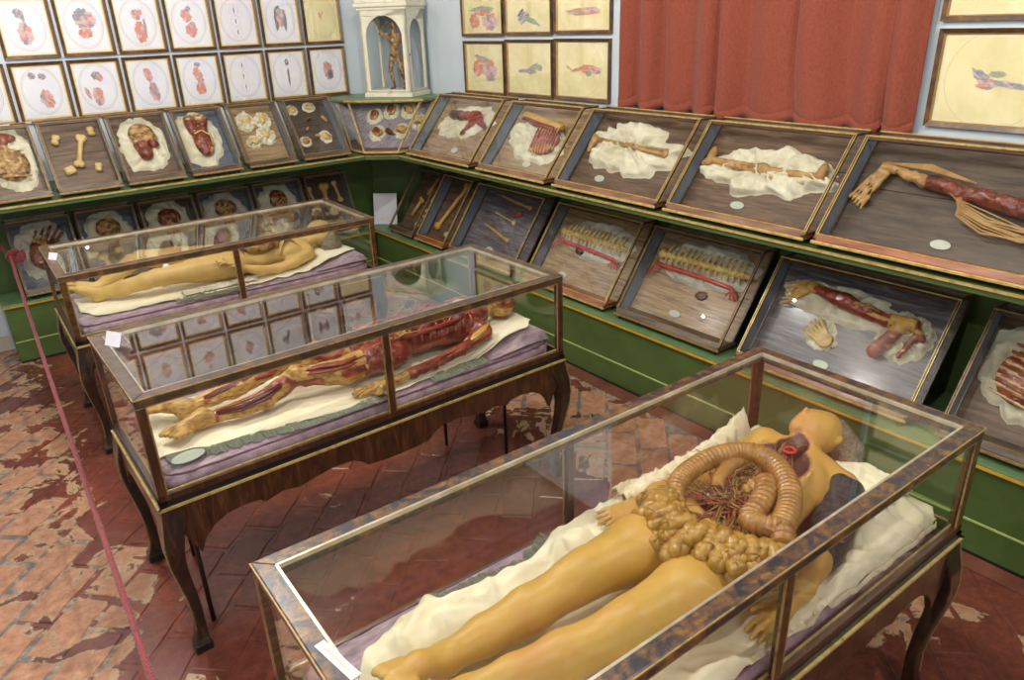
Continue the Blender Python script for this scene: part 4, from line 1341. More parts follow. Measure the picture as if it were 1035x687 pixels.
for key, y0, y1, board, rail, edge, lab in [
    ('r0', 5.86, 5.455, 'board_brown', 'oldwood', 'giltold', 'narrow lower vitrine nearest the corner, standing by the white paper'),
    ('r1', 5.40, 4.975, 'board_brown', 'redwood', 'gilt', 'narrow lower vitrine with one long yellow bone'),
    ('r2', 4.90, 4.08, 'board_grey', 'brownrail', 'gilt', 'lower vitrine with thin yellow bones, crossed by dark reflections'),
    ('r3', 3.93, 3.125, 'board_pale', 'redwood', 'gilt', 'lower vitrine with a yellow spine, red artery and dark heart'),
    ('r4', 3.03, 2.25, 'board_pale', 'oldwood', 'giltold', 'lower vitrine with a ribbed spine and a branching red artery above a violet stain'),
    ('r5', 2.145, 1.24, 'board_grey', 'brownrail', 'gilt', 'large lower vitrine with a red flayed arm and a separate hand'),
    ('r6', 1.11, .34, 'board_brown', 'oldwood', 'giltold', 'lower vitrine cut by the right edge with a red striped rib piece')]:
    vitrine(key, lab, (3.085, y0, zl), RZ, y0 - y1, .475, .335, board, rail, edge, LO_R, plaque=(.62 if key in ('r0', 'r1') else .30 if key == 'r3' else .44), zfeet=.03, panel=None if key == 'r0' else 'left')
for key, x0, x1, board, lab in [
    ('L0', .215, .578, 'board_brown', 'upper vitrine with a ribcage torso at the left edge of the photo'),
    ('L1', .617, .998, 'board_brown', 'upper vitrine with one long bone and four small ones on bare wood'),
    ('L2', 1.037, 1.415, 'board_brown', 'upper vitrine with a tan head on a round cream cloth'),
    ('L3', 1.461, 1.818, 'board_blue', 'upper vitrine with a red-brown shoulder on cream cloth'),
    ('L4', 1.874, 2.242, 'board_pale', 'upper vitrine with four pale crumpled pieces'),
    ('L5', 2.302, 2.692, 'board_dark', 'upper vitrine with many small pieces on a dark board')]:
    vitrine(key, lab, (x0, 5.622, zu), 0, x1 - x0, .41, .30, board, 'oldwood', 'giltold', UP_L, plaque=False, panel='right')
for key, x0, x1, board, lab in [
    ('l0', .295, .70, 'board_blue', 'lower vitrine behind the far case with a pink hand piece, by the rope'),
    ('l1', .735, 1.135, 'board_blue', 'lower vitrine behind the far case with a tan skull, second from the rope'),
    ('l2', 1.17, 1.58, 'board_dark', 'lower vitrine behind the far case with a dark red head, third from the rope'),
    ('l3', 1.61, 2.03, 'board_blue', 'lower vitrine behind the far case with a grey-brown skull, fourth from the rope'),
    ('l4', 2.06, 2.475, 'board_blue', 'lower vitrine behind the far case with a dark red bust, fifth from the rope'),
    ('l5', 2.51, 2.90, 'board_dark', 'lower vitrine behind the far case with upright yellow bones, nearest the corner')]:
    vitrine(key, lab, (x0, 6.035, zl), 0, x1 - x0, .47, .20, board, 'oldwood', 'giltold', LO_L, plaque=False, d=.115, zfeet=.03, panel='right')


def corner_vitrine():
    t = thing('corner_vitrine', 'three-sided gilt vitrine across the corner below the white cabinet', 'vitrine', (2.9, 5.5, 1.178), 0)
    z0, z1 = 1.20, 1.562
    b = [(2.80, 6.30), (2.80, 5.60), (2.998, 5.402), (3.55, 5.402)]
    u = [(2.905, 6.36), (2.905, 6.01), (3.345, 5.57), (3.58, 5.57)]
    c = (3.55, 6.33)
    MB().prism([(x, y, z0 - .012) for x, y in b] + [(c[0], c[1], z0 - .012)], (0, 0, .014)).build('bottom_board', M['redwood'], t, world=True)
    for i in range(3):
        MB().bar((b[i][0], b[i][1], z0), (b[i + 1][0], b[i + 1][1], z0), .016, .016, ext=.003).build('foot_bead', M['gilt'], t, world=True)
        MB().bar((u[i][0], u[i][1], z1 - .006), (u[i + 1][0], u[i + 1][1], z1 - .006), .014, .018, ext=.003).build('top_bead', M['gilt'], t, world=True)
        P = [Vector((*b[i], z0 + .008)), Vector((*b[i + 1], z0 + .008)), Vector((*u[i + 1], z1 - .012)), Vector((*u[i], z1 - .012))]
        n = (P[1] - P[0]).cross(P[3] - P[0]).normalized() * .003
        MB().prism(P, n).build('pane', M['glass'], t, world=True)
    for i in (1, 2):
        MB().bar((b[i][0], b[i][1], z0), (u[i][0], u[i][1], z1 - .01), .014, .014).build('post', M['gilt'], t, world=True)
    for i, j in ((1, 0), (2, 3)):
        f = .32
        p = Vector((*b[i], z0)).lerp(Vector((*b[j], z0)), f if i == 1 else .2)
        q = Vector((*u[i], z1 - .01)).lerp(Vector((*u[j], z1 - .01)), .6 if i == 1 else .55)
        MB().bar(p, q, .013, .013).build('post', M['gilt'], t, world=True)
    # sloping board inside, three planks
    A, B = Vector((2.925, 5.70, z0 + .01)), Vector((3.095, 5.53, z0 + .01))
    C, D = Vector((3.46, 5.71, z1 - .02)), Vector((3.04, 6.13, z1 - .02))
    for k in range(3):
        a0, a1 = k / 3 + .004, (k + 1) / 3 - .004
        ex = .35
        l0, r0 = A.lerp(D, a0), B.lerp(C, a0)
        l1, r1_ = A.lerp(D, a1), B.lerp(C, a1)
        l0, r0 = l0 + (l0 - r0) * ex, r0 + (r0 - l0) * ex
        l1, r1_ = l1 + (l1 - r1_) * ex, r1_ + (r1_ - l1) * ex
        n = (r0 - l0).cross(l1 - l0).normalized() * -.012
        MB().prism([l0, r0, r1_, l1], n).build('plank', M['board_lilac'], t, world=True)
    MB().prism([(2.86, WY - .01, z1), (2.86, 6.0, z1), (3.34, 5.52, z1), (3.59, 5.52, z1), (3.61, WY - .01, z1)], (0, 0, .02)).build('top_board', M['green_top'], t, world=True, bevel=.003)
    MB().bar((2.86 - .002, 6.0, z1 + .004), (3.34, 5.52 - .002, z1 + .004), .008, .010).build('top_bead', M['gilt'], t, world=True)
    xa = (B - A).normalized()
    ya = (D - A) - xa * (D - A).dot(xa)
    ln = ya.length
    ya.normalize()
    za = xa.cross(ya)
    Mb = Matrix(((xa.x, ya.x, za.x, A.x), (xa.y, ya.y, za.y, A.y), (xa.z, ya.z, za.z, A.z), (0, 0, 0, 1)))
    VIT['corner'] = dict(M=REG[t.name], B=Mb, w=(B - A).length, ln=ln, gap=.1)


corner_vitrine()

# little things on the shelves
t = thing('paper_sheet', 'white sheet of paper leaning in the green corner of the bench', 'paper', (3.20, 6.12, .439), -PI / 4)
MB().hexa([(-.11, -.002, 0), (.11, -.002, 0), (.11, 0, 0), (-.11, 0, 0), (-.11, .058, .275), (.11, .058, .275), (.11, .060, .275), (-.11, .060, .275)]).build('sheet', M['paper'], t)
mb = MB()
for i, (x, z, rx, rz) in enumerate([(-.01, .18, .05, .03), (.03, .10, .03, .05), (-.03, .06, .02, .03)]):
    n = 16
    mb.add([(x + rx * math.cos(2 * PI * k / n) * (1 + .2 * n1(k, i)), -.0032 + .06 * (z + rz * math.sin(2 * PI * k / n)) / .245 - .0004, z + rz * math.sin(2 * PI * k / n)) for k in range(n)], [tuple(range(n))])
mb.build('faint_print', M['mount'], t)
t = thing('label_card', 'small white card lying on top of the leftmost upper vitrine', 'card', (.43, 5.975, 1.628), 0)
MB().box((-.075, -.02, 0), (.05, .02, .0015)).build('slip', M['paper'], t)
MB().box((-.045, -.010, .0015), (-.025, .010, .0018)).build('printed_mark', M['artery'], t)


# ------------------------------------------------------------------ the white cabinet in the corner
def cabinet():
    W, D, H = .425, .325, .69
    p0, p1 = Vector((3.075, 5.99, 0)), Vector((3.30, 5.63, 0))
    ang = math.atan2(p1.y - p0.y, p1.x - p0.x)
    t = thing('white_cabinet', 'cream painted arched cabinet standing on the corner vitrine', 'cabinet', (p0.x, p0.y, 1.583), ang)

    def arched(u0, u1, zb, zs, zt, w, z0, z1, place, th):
        """panel with an arched opening as strips; place(u, z, off) -> point"""
        n = 18
        mb = MB()
        um = (u0 + u1) / 2
        arch = [(u1 - (u1 - um) * (1 - math.cos(PI * k / n)) * 1.0, zs + (zt - zs) * math.sin(PI * k / n)) for k in range(n + 1)]

        def quad(a, b, c, d):
            pts = [place(*q, 0) for q in (a, b, c, d)] + [place(*q, th) for q in (a, b, c, d)]
            mb.hexa(pts)
        quad((0, z0), (w, z0), (w, zb), (0, zb))
        quad((0, zb), (u0, zb), (u0, zs), (0, zs))
        quad((u1, zb), (w, zb), (w, zs), (u1, zs))
        for k in range(n):
            a, b = arch[k], arch[k + 1]
            if a[0] >= um: quad((a[0], a[1]), (w, a[1]) if k < n / 2 else (w, z1), (w, b[1]), (b[0], b[1]))
            else: quad((0, b[1]), (b[0], b[1]), (a[0], a[1]), (0, a[1]))
        quad((0, zt), (w, zt), (w, z1), (0, z1))
        return mb
    arched(  .048, .378, .058, .46, .628, W, .0, H, lambda u, z, o: (u, o, z), .018).build('front_panel', M['white_case'], t)
    for x, s in ((0, 1), (W, -1)):
        arched(.05, .28, .058, .46, .60, D, .0, H, lambda u, z, o, x=x, s=s: (x + s * o, u, z), .018).build('side_panel', M['white_case'], t)
    MB().box((.0, D - .014, 0), (W, D, H)).build('back_panel', M['case_blue'], t)
    MB().box((.0, .0, 0), (W, D, .05)).build('floor_board', M['white_case'], t)
    MB().box((-.012, -.012, 0), (W + .012, D + .006, .036)).build('plinth', M['white_case'], t, bevel=.005)
    MB().box((-.012, -.012, H - .02), (W + .012, D + .006, H)).build('cornice', M['white_case'], t, bevel=.004)
    MB().box((-.030, -.030, H), (W + .030, D + .006, H + .034)).build('cornice', M['white_case'], t, bevel=.008)
    MB().box((-.018, -.018, H + .034), (W + .018, D + .006, H + .06)).build('cornice', M['white_case'], t, bevel=.006)
    MB().box((.04, .006, .055), (.385, .009, .61)).build('pane', M['glass'], t)
    MB().box((W - .010, .05, .055), (W - .007, .285, .60)).build('pane', M['glass'], t)
    MB().box((.007, .05, .055), (.010, .285, .60)).build('pane', M['glass'], t)
    MB().ball((W + .004, .02, .33), .006, 8, 6).build('knob', M['black'], t, smooth=True)
    # the little standing figure
    Mt = REG[t.name]
    g = thing('wax_figurine', 'small standing flayed figure with one arm over its head in the white cabinet', 'figure', M=Mt @ Matrix.Translation((.225, .15, .052)) @ Matrix.Scale(1.04, 4))
    F = Field((-.16, -.07, -.005), (.13, .07, .53), .0045)
    k = .010
    for s, hx, kx, ax in ((-1, -.028, -.052, -.034), (1, .028, .052, .050)):
        F.cap((hx, 0, .265), (kx, -.008, .145), .025, .016, k).cap((kx, -.008, .145), (ax, .008, .022), .017, .009, k)
        F.cap((ax, .008, .014), (ax + s * .014, -.030, .008), .010, .007, .006)
    F.ell((0, 0, .275), (.044, .030, .040), k).cap((0, 0, .29), (0, -.002, .36), .034, .040, k).ell((0, 0, .375), (.052, .032, .05), k)
    F.cap((-.055, 0, .405), (.055, 0, .405), .017, .017, k).cap((0, 0, .40), (.002, -.004, .445), .014, .013, k)
    F.ell((.004, -.006, .475), (.022, .026, .032), .004).cap((.004, -.030, .470), (.004, -.034, .464), .005, .004, .003)
    F.chain([(-.055, 0, .405), (-.118, -.010, .425), (-.086, -.012, .475), (-.035, -.010, .512)], [.016, .011, .009, .008], .006)
    F.chain([(.055, 0, .405), (.078, .0, .330), (.088, -.016, .262), (.090, -.02, .24)], [.016, .011, .009, .010], .006)
    F.rough(.003, 70, 5)
    me = F.mesh('body', [M['mix_tan'], M['mix_red']], lambda c: (vnoise(c[:, 0] * 60, c[:, 1] * 60, c[:, 2] * 30, 3) > .25).astype(int))
    o = link('body', me, g)
    MB().box((-.10, -.05, -.0015), (.11, .05, .0)).build('base', M['white_case'], g)


cabinet()
# ------------------------------------------------------------------ wax figures in the three cases
def hand(F, wrist, knuck, tips_dir, side, r=.0085, spread=.9, curl=.02, length=.075):
    """palm from wrist to knuckles, four unequal fingers and a thumb leaving the side of the palm"""
    w, kn = Vector(wrist), Vector(knuck)
    d = (kn - w).normalized()
    sd = Vector(side).normalized()
    F.cap(w, w.lerp(kn, .5), .022, .024, .012)
    for q in (-1.5, -.5, .5, 1.5):
        F.cap(w.lerp(kn, .25) + sd * q * .009, kn + sd * q * .0165, .015, .0105, .006)
    for i, q in enumerate((-1.5, -.5, .5, 1.5)):
        L = length * (.86, 1.0, .95, .74)[i]
        b = kn + sd * q * .0175
        dd = (d + sd * q * .07 * spread + Vector((0, 0, .10))).normalized()
        m = b + dd * L * .48
        e = m + (d + sd * q * .05 * spread - Vector((0, 0, curl * 12))).normalized() * L * .52
        F.cap(b, m, r, r * .92, .004).cap(m, e, r * .92, r * .72, .004)
    tb = w.lerp(kn, .30) - sd * .022
    tm = tb + (d * .6 - sd * .75).normalized() * .034
    te = tm + (d * .95 - sd * .25).normalized() * .028
    F.cap(w.lerp(kn, .18) - sd * .010, tb, .014, .0115, .006).cap(tb, tm, .0110, .0098, .005).cap(tm, te, .0096, .0075, .004)
    return F


def toes(F, ball_, dirv, side, r=.010, gap=.0165, k=.006):
    b, d, s = Vector(ball_), Vector(dirv).normalized(), Vector(side).normalized()
    for i, q in enumerate((-2, -1, 0, 1, 2)):
        p = b + s * q * gap
        L = (.046, .042, .038, .033, .027)[i]
        rr = r * (1.35 if i == 0 else .95)
        F.cap(p - d * .02, p + d * L * .6, rr * 1.05, rr, k).cap(p + d * L * .6, p + d * L, rr, rr * .8, .004)


def woman():
    t = thing('wax_woman', 'yellow wax woman lying opened with coiled guts and head thrown back', 'figure', (1.3, 1.0, .75))
    F = Field((.40, .60, .70), (2.20, 1.46, 1.03), .0062)
    k = .035
    F.chain([(1.36, 1.055, .85), (1.20, 1.075, .866), (1.03, 1.092, .868), (.985, 1.096, .860), (.86, 1.112, .838), (.74, 1.130, .820), (.63, 1.146, .803)], [.094, .087, .062, .056, .056, .046, .034], .02)
    F.chain([(1.34, .895, .85), (1.17, .882, .866), (1.00, .900, .868), (.955, .908, .860), (.83, .95, .838), (.72, .99, .820), (.62, 1.032, .803)], [.094, .087, .062, .056, .056, .046, .034], .02)
    F.ell((.99, 1.096, .888), (.036, .032, .028), .03).ell((.965, .906, .888), (.036, .032, .028), .03)
    for (ax, ay, tx, ty) in ((.63, 1.146, .515, 1.128), (.62, 1.032, .508, 1.030)):
        F.cap((ax + .012, ay, .790), (ax - .01, ay, .786), .032, .030, .02)
        F.cap((ax, ay, .812), ((ax + tx) / 2 - .01, (ay + ty) / 2, .838), .032, .030, .02).cap(((ax + tx) / 2 - .01, (ay + ty) / 2, .838), (tx, ty, .850), .030, .024, .02)
        toes(F, (tx, ty, .852), (-.85, -.05, .25), (.0, 1 if ay < 1.1 else -1, 0))
    F.ell((1.42, .978, .842), (.125, .165, .086), k).ell((1.60, 1.005, .842), (.17, .128, .082), k).ell((1.77, 1.035, .852), (.16, .152, .092), k)
    F.cap((1.885, .905, .838), (1.93, 1.195, .838), .058, .058, k).ell((1.90, 1.05, .845), (.075, .13, .062), k)
    F.cap((1.90, 1.055, .855), (2.01, 1.085, .880), .052, .046, .03)
    # head tipped back, face up
    F.ell((2.072, 1.082, .882), (.074, .066, .070), .02).ell((2.040, 1.108, .905), (.058, .050, .056), .02)
    F.cap((2.015, 1.062, .880), (1.990, 1.115, .915), .026, .022, .02).cap((2.045, 1.155, .885), (1.990, 1.118, .915), .022, .022, .02)   # jaw
    F.cap((1.984, 1.122, .918), (1.992, 1.122, .926), .018, .016, .012)                   # chin
    F.cap((2.006, 1.124, .940), (2.018, 1.122, .950), .014, .011, .008)                   # lips
    F.ell((2.010, 1.123, .958), (.004, .014, .004), .003, sub=True)
    F.cap((2.030, 1.120, .958), (2.062, 1.110, .952), .010, .007, .008)                   # nose
    F.cap((2.026, 1.120, .962), (2.029, 1.120, .970), .008, .006, .005)
    F.ell((2.062, 1.132, .944), (.012, .009, .008), .004, sub=True).ell((2.066, 1.088, .946), (.012, .009, .008), .004, sub=True)
    F.cap((2.055, 1.020, .878), (2.068, 1.016, .884), .011, .013, .006)                   # ear
    # arms
    F.chain([(1.93, 1.195, .838), (1.76, 1.232, .818), (1.60, 1.256, .803), (1.50, 1.272, .797), (1.425, 1.284, .790)], [.048, .040, .034, .033, .023], .02)
    hand(F, (1.425, 1.284, .788), (1.362, 1.298, .784), None, (.2, .98, 0), curl=.01, length=.078)
    F.chain([(1.885, .895, .838), (1.73, .832, .818), (1.575, .782, .803), (1.48, .764, .795), (1.395, .752, .785)], [.050, .041, .034, .033, .023], .02)
    hand(F, (1.395, .752, .784), (1.332, .748, .780), None, (0, -1, 0), curl=.015, length=.078)
    F.floor(.7575)
    # opened front: belly, chest and throat
    F.ell((1.565, 1.008, .955), (.175, .122, .098), .012, rz=.10, sub=True)
    F.ell((1.75, 1.045, .965), (.13, .105, .088), .012, rz=.2, sub=True)
    F.ell((1.885, 1.072, .93), (.082, .050, .060), .010, rz=.35, sub=True)
    cav = [((1.565, 1.008, .955), (.175, .122, .098), .10), ((1.75, 1.045, .965), (.13, .105, .088), .2), ((1.885, 1.072, .93), (.082, .050, .060), .35)]

    def mf(c):
        m = np.zeros(len(c), int)
        for (cc, rr, an) in cav:
            X, Y, Z = c[:, 0] - cc[0], c[:, 1] - cc[1], c[:, 2] - cc[2]
            X, Y = X * math.cos(an) + Y * math.sin(an), -X * math.sin(an) + Y * math.cos(an)
            q = np.sqrt((X / rr[0]) ** 2 + (Y / rr[1]) ** 2 + (Z / rr[2]) ** 2)
            m = np.where(q < 1.035, np.where(q > .99, np.maximum(m, 1), np.maximum(m, 1)), m)
            m = np.where((q < 1.09) & (q >= 1.035) & (m == 0) & (c[:, 2] > .84), 2, m)
        return m
    me = F.mesh('body', [M['skin'], M['cavity'], M['flesh_edge']], mf)
    localise(me, REG[t.name])
    link('body', me, t)
    # colon arch with bulges, and the bent inner loop
    def spline(pts, n):
        P = [Vector(p) for p in pts]
        out = []
        for i in range(len(P) - 1):
            p0, p1, p2, p3 = P[max(i - 1, 0)], P[i], P[i + 1], P[min(i + 2, len(P) - 1)]
            for q in range(n):
                u = q / n
                out.append(.5 * ((2 * p1) + (p2 - p0) * u + (2 * p0 - 5 * p1 + 4 * p2 - p3) * u * u + (3 * p1 - p0 - 3 * p2 + p3) * u ** 3))
        out.append(P[-1])
        return out
    col = [(1.375, 1.105, .925), (1.43, 1.140, .938), (1.50, 1.156, .942), (1.585, 1.152, .948), (1.665, 1.125, .95), (1.705, 1.072, .95), (1.690, .995, .95), (1.63, .920, .948), (1.55, .866, .944), (1.475, .840, .936), (1.42, .832, .93)]
    GS = lambda p, dz=.022: (p[0] * .982, p[1] * .982, p[2] + dz)
    col = [GS(p) for p in col]
    pts = spline(col, 22)
    rad = []
    for i, p in enumerate(pts):
        u = i / len(pts)
        rad.append((.0285 + .007 * u) * (.86 + .16 * abs(math.sin(i * .80)) ** .7))
    MB().tube(pts, rad, 14).build('colon', M['colon'], t, smooth=True, world=True)
    pts = spline([(1.62, .985, .942), (1.56, .945, .95), (1.495, .922, .95), (1.435, .905, .948), (1.435, .865, .95), (1.455, .825, .952), (1.41, .79, .945)], 14)
    pts = [Vector(GS(p, .018)) for p in pts]
    MB().tube(pts, [.030 * (.85 + .2 * abs(math.sin(i * .7))) for i in range(len(pts))], 14).build('lower_colon', M['colon'], t, smooth=True, world=True)
    pts = spline([(1.488, 1.05, .94), (1.535, 1.075, .945), (1.60, 1.088, .948), (1.66, 1.075, .944), (1.69, 1.05, .938)], 10)
    MB().tube(pts, [.017 + .010 * min(1, i / 18) for i in range(len(pts))], 12).build('pylorus', M['colon'], t, smooth=True, world=True)
    MB().tube([(1.486, 1.049, .941), (1.4835, 1.0475, .941)], [.013, .013], 12).build('cut_end', M['cavity'], t, smooth=True, world=True)
    # small bowel: one winding tube packed in a band
    beads = [(1.36, 1.13), (1.31, 1.125), (1.345, 1.09), (1.295, 1.095), (1.262, 1.075), (1.315, 1.06), (1.28, 1.045), (1.325, 1.03), (1.285, 1.01), (1.250, 1.03), (1.232, .99), (1.270, .98), (1.305, .985), (1.30, .95), (1.262, .945), (1.235, .93), (1.27, .915), (1.31, .915), (1.335, .895), (1.295, .88), (1.255, .885), (1.268, .85), (1.31, .855), (1.35, .865), (1.375, .842), (1.335, .825), (1.295, .82), (1.265, .81), (1.30, .79), (1.345, .795), (1.385, .80), (1.40, .775), (1.36, .765), (1.32, .76), (1.285, .765), (1.30, .742), (1.34, .735)]
    r_ = random.Random(4)
    beads = [(x * .98, y * .98) for x, y in beads]
    mid = spline([(1.345, 1.120, .95), (1.285, 1.090, .952), (1.262, 1.03, .955), (1.252, .965, .957), (1.268, .90, .957), (1.290, .845, .955), (1.318, .795, .952), (1.350, .755, .945), (1.370, .742, .935)], 12)
    for layer, (dz, hw, st, rr_) in enumerate(((-.016, .064, 4, .0215), (.008, .056, 4, .0200), (.026, .034, 5, .0185))):
        way = []
        sgn = 1
        for i in range(layer * 2, len(mid), st):
            tdir = (mid[min(i + 1, len(mid) - 1)] - mid[max(i - 1, 0)]).normalized()
            nd = Vector((-tdir.y, tdir.x, 0))
            wdt = hw * r_.uniform(.6, 1.1)
            way.append(mid[i] + nd * sgn * wdt * .2 + Vector((0, 0, dz + r_.uniform(-.004, .006))))
            way.append(mid[i] + nd * sgn * wdt + Vector((0, 0, dz - .012 + r_.uniform(-.006, .006))))
            way.append(mid[min(i + st // 2, len(mid) - 1)] + nd * sgn * wdt * .95 + Vector((0, 0, dz - .012 + r_.uniform(-.006, .006))))
            sgn = -sgn
        way = [Vector((p.x, max(p.y, .742), p.z)) for p in way]
        pts = spline(way, 9)
        MB().tube(pts, [rr_ * (.78 + .28 * abs(math.sin(i * .62 + .4 * math.sin(i * .21))) ** .6) for i in range(len(pts))], 12).build('small_bowel', M['gut'], t, smooth=True, world=True)
    # branching vessels of the mesentery
    hub = Vector((1.44, .968, .945))
    ves, ner = MB(), MB()
    targets = [Vector((p[0], p[1], .962)) for p in col[1:10]] + [Vector((x, y, .955)) for x, y in beads[2::4]]

    def grow(mb, a, e, r, depth):
        n = 7
        side = (e - a).cross(Vector((0, 0, 1))) * r_.uniform(-.25, .25)
        pts_ = [a.lerp(e, i / n) + side * math.sin(PI * i / n) + Vector((r_.uniform(-1, 1), r_.uniform(-1, 1), r_.uniform(-1, 1))) * .0035 for i in range(n + 1)]
        mb.tube(pts_, [r * (1 - .55 * i / n) for i in range(n + 1)], 5)
        if depth:
            for q in range(3):
                s0 = pts_[r_.randrange(2, n)]
                d = (e - a) * r_.uniform(.3, .55)
                d.rotate(Matrix.Rotation(r_.uniform(-.9, .9), 3, 'Z'))
                grow(mb if r_.random() < .6 else ner, s0, s0 + d, r * .55, depth - 1)
    for e in targets:
        for rep_ in range(2):
            a = hub + Vector((r_.uniform(-.02, .06), r_.uniform(-.03, .03), r_.uniform(-.015, .006)))
            grow(ves if rep_ == 0 else ner, a, a.lerp(e + Vector((r_.uniform(-.02, .02), r_.uniform(-.02, .02), 0)), .92), .0034, 2)
    for q in range(120):
        a = hub + Vector((r_.gauss(.05, .05), r_.gauss(.0, .045), r_.uniform(-.03, .010)))
        b = a + Vector((r_.gauss(0, .025), r_.gauss(0, .025), r_.uniform(-.01, .012)))
        ner.tube([a, a.lerp(b, .5) + Vector((r_.uniform(-.008, .008), r_.uniform(-.008, .008), .004)), b], [.0018, .0024, .0012], 4)
    ves.build('mesenteric_vessels', M['vessel'], t, smooth=True, world=True)
    tag(ner.build('nerve_network', M['nerve'], t, smooth=True, world=True), kind='stuff')
    MB().ball((1.515, 1.045, .915), (.075, .055, .032), 14, 10).build('dark_organ', M['organ'], t, smooth=True, world=True)
    L_ = Field((1.44, .86, .86), (1.68, 1.08, 1.0), .0048)
    for q in range(34):
        L_.ell((r_.gauss(1.575, .035), r_.gauss(.975, .032), .935 + r_.uniform(-.02, .018)), (r_.uniform(.010, .020), r_.uniform(.010, .018), r_.uniform(.010, .016)), .004)
    me = L_.mesh('fat_lobules', M['gut'])
    localise(me, REG[t.name])
    link('fat_lobules', me, t)
    MB().tube([(1.832 + .017 * math.cos(a_), 1.048 + .017 * math.sin(a_), .926) for a_ in [2 * PI * i / 20 for i in range(20)]], .005, 7, closed=True).build('windpipe_ring', M['artery'], t, smooth=True, world=True)
    # throat: windpipe ring and cords, flap of skin along the chest cut
    MB().tube(spline([(1.80, 1.045, .905), (1.845, 1.06, .908), (1.88, 1.072, .902)], 6), [.016] * 13, 12).build('windpipe', M['muscle_dark'], t, smooth=True, world=True)
    th = MB()
    for q in range(16):
        a = Vector((1.80 + r_.uniform(-.03, .03), 1.05 + r_.uniform(-.04, .04), .893))
        b = Vector((1.92 + r_.uniform(-.02, .02), 1.08 + r_.uniform(-.03, .03), .898))
        th.tube([a, a.lerp(b, .5) + Vector((0, r_.uniform(-.01, .01), .012)), b], [.003, .0035, .002], 5)
    th.build('throat_cords', M['nerve'], t, smooth=True, world=True)
    fl = MB()
    P = []
    for i in range(30):
        u = i / 29
        x = 1.52 + .38 * u
        y = .905 + .10 * u - .03 * math.sin(PI * u)
        P.append([(x, y + .05 * w - .012, .885 + .055 * math.sin(PI * min(1, u * 1.1)) ** .5 * (1 - w) + .012 * n1(u * 6, w * 3)) for w in (0, .33, .66, 1)])
    fl.grid(P, thick=(.002, .004, -.005)).build('chest_flap', M['skin_pale'], t, smooth=True, world=True)
    # hair bound back
    Hh = Field((2.0, .94, .78), (2.19, 1.15, .98), .006)
    Hh.ell((2.108, 1.060, .866), (.052, .062, .062), .02).ell((2.108, 1.01, .832), (.046, .050, .048), .03).chain([(2.11, 1.0, .82), (2.06, .965, .795), (1.99, .95, .785)], [.04, .03, .014], .03).rough(.006, 55, 4)
    me = Hh.mesh('hair', M['hair'])
    localise(me, REG[t.name])
    link('hair', me, t)


woman()
# dark lace beside her near shoulder, rumpled linen at head and shoulder
LF = Field((1.55, .70, .74), (1.97, 1.0, .96), .006)
LF.chain([(1.90, .915, .842), (1.86, .885, .838), (1.74, .836, .822), (1.63, .80, .806)], [.040, .060, .056, .046], .02).rough(.006, 40, 3)
LF.floor(.758)
lace_me = LF.mesh('lace_cloth', M['lace'])
lace_me.transform(Matrix.Translation((-1.72, -.83, -.755)))
lace = link('lace_cloth', lace_me)
lace.location = (1.72, .83, .755)
tag(lace, 'dark lace cloth wrapped over the near upper arm of the wax woman', 'cloth')
mb = MB()
mb.grid([[(1.42 + .62 * i / 60, 1.318 + .075 * j / 10 - .035 * math.sin(PI * i / 60) + .015 * n1(i * .4, j * .3, 5), .772 + .080 * math.sin(PI * j / 10) ** .7 * (.35 + .65 * i / 60) + .030 * abs(n1(i * .35, j * .5, 9)) + .009 * math.sin(i * 1.1 + j)) for j in range(11)] for i in range(61)], thick=(0, 0, -.005))
single('rumpled_linen', mb, M['sheet'], 'rumpled cream linen piled behind the far shoulder of the wax woman', 'cloth', (1.8, 1.29, .75), smooth=True)
mb = MB()
mb.grid([[(1.86 + .28 * i / 36, .80 + .24 * j / 24 + .01 * n1(i * .3, j * .4, 1), .774 + .070 * math.sin(PI * i / 36) ** .6 * math.sin(PI * j / 24) ** .6 + .016 * abs(n1(i * .22, j * .4, 6))) for j in range(25)] for i in range(37)], thick=(0, 0, -.005))
single('pillow_linen', mb, M['sheet'], 'cream linen cushion under the hair of the wax woman', 'cloth', (2.0, .92, .75), smooth=True)


def fibres(paths, n, spread, r, seed, jitter=.002):
    """bundles of strands along a path: (points, radius of the bundle)"""
    rr = random.Random(seed)
    mb = MB()
    for pts, w in paths:
        P = [Vector(p) for p in pts]
        for q in range(n):
            a, d = rr.uniform(0, 2 * PI), rr.random() ** .5
            off = Vector((0, math.cos(a), abs(math.sin(a)))) * d
            line = []
            for i, p in enumerate(P):
                tp = math.sin(PI * (i + .35) / (len(P) - .3)) if len(P) > 2 else 1
                line.append(p + off * w * max(.25, tp) + Vector((rr.uniform(-jitter, jitter),) * 3))
            mb.tube(line, [r * .55] + [r] * (len(line) - 2) + [r * .5] if len(line) > 2 else [r, r * .6], 5)
    return mb


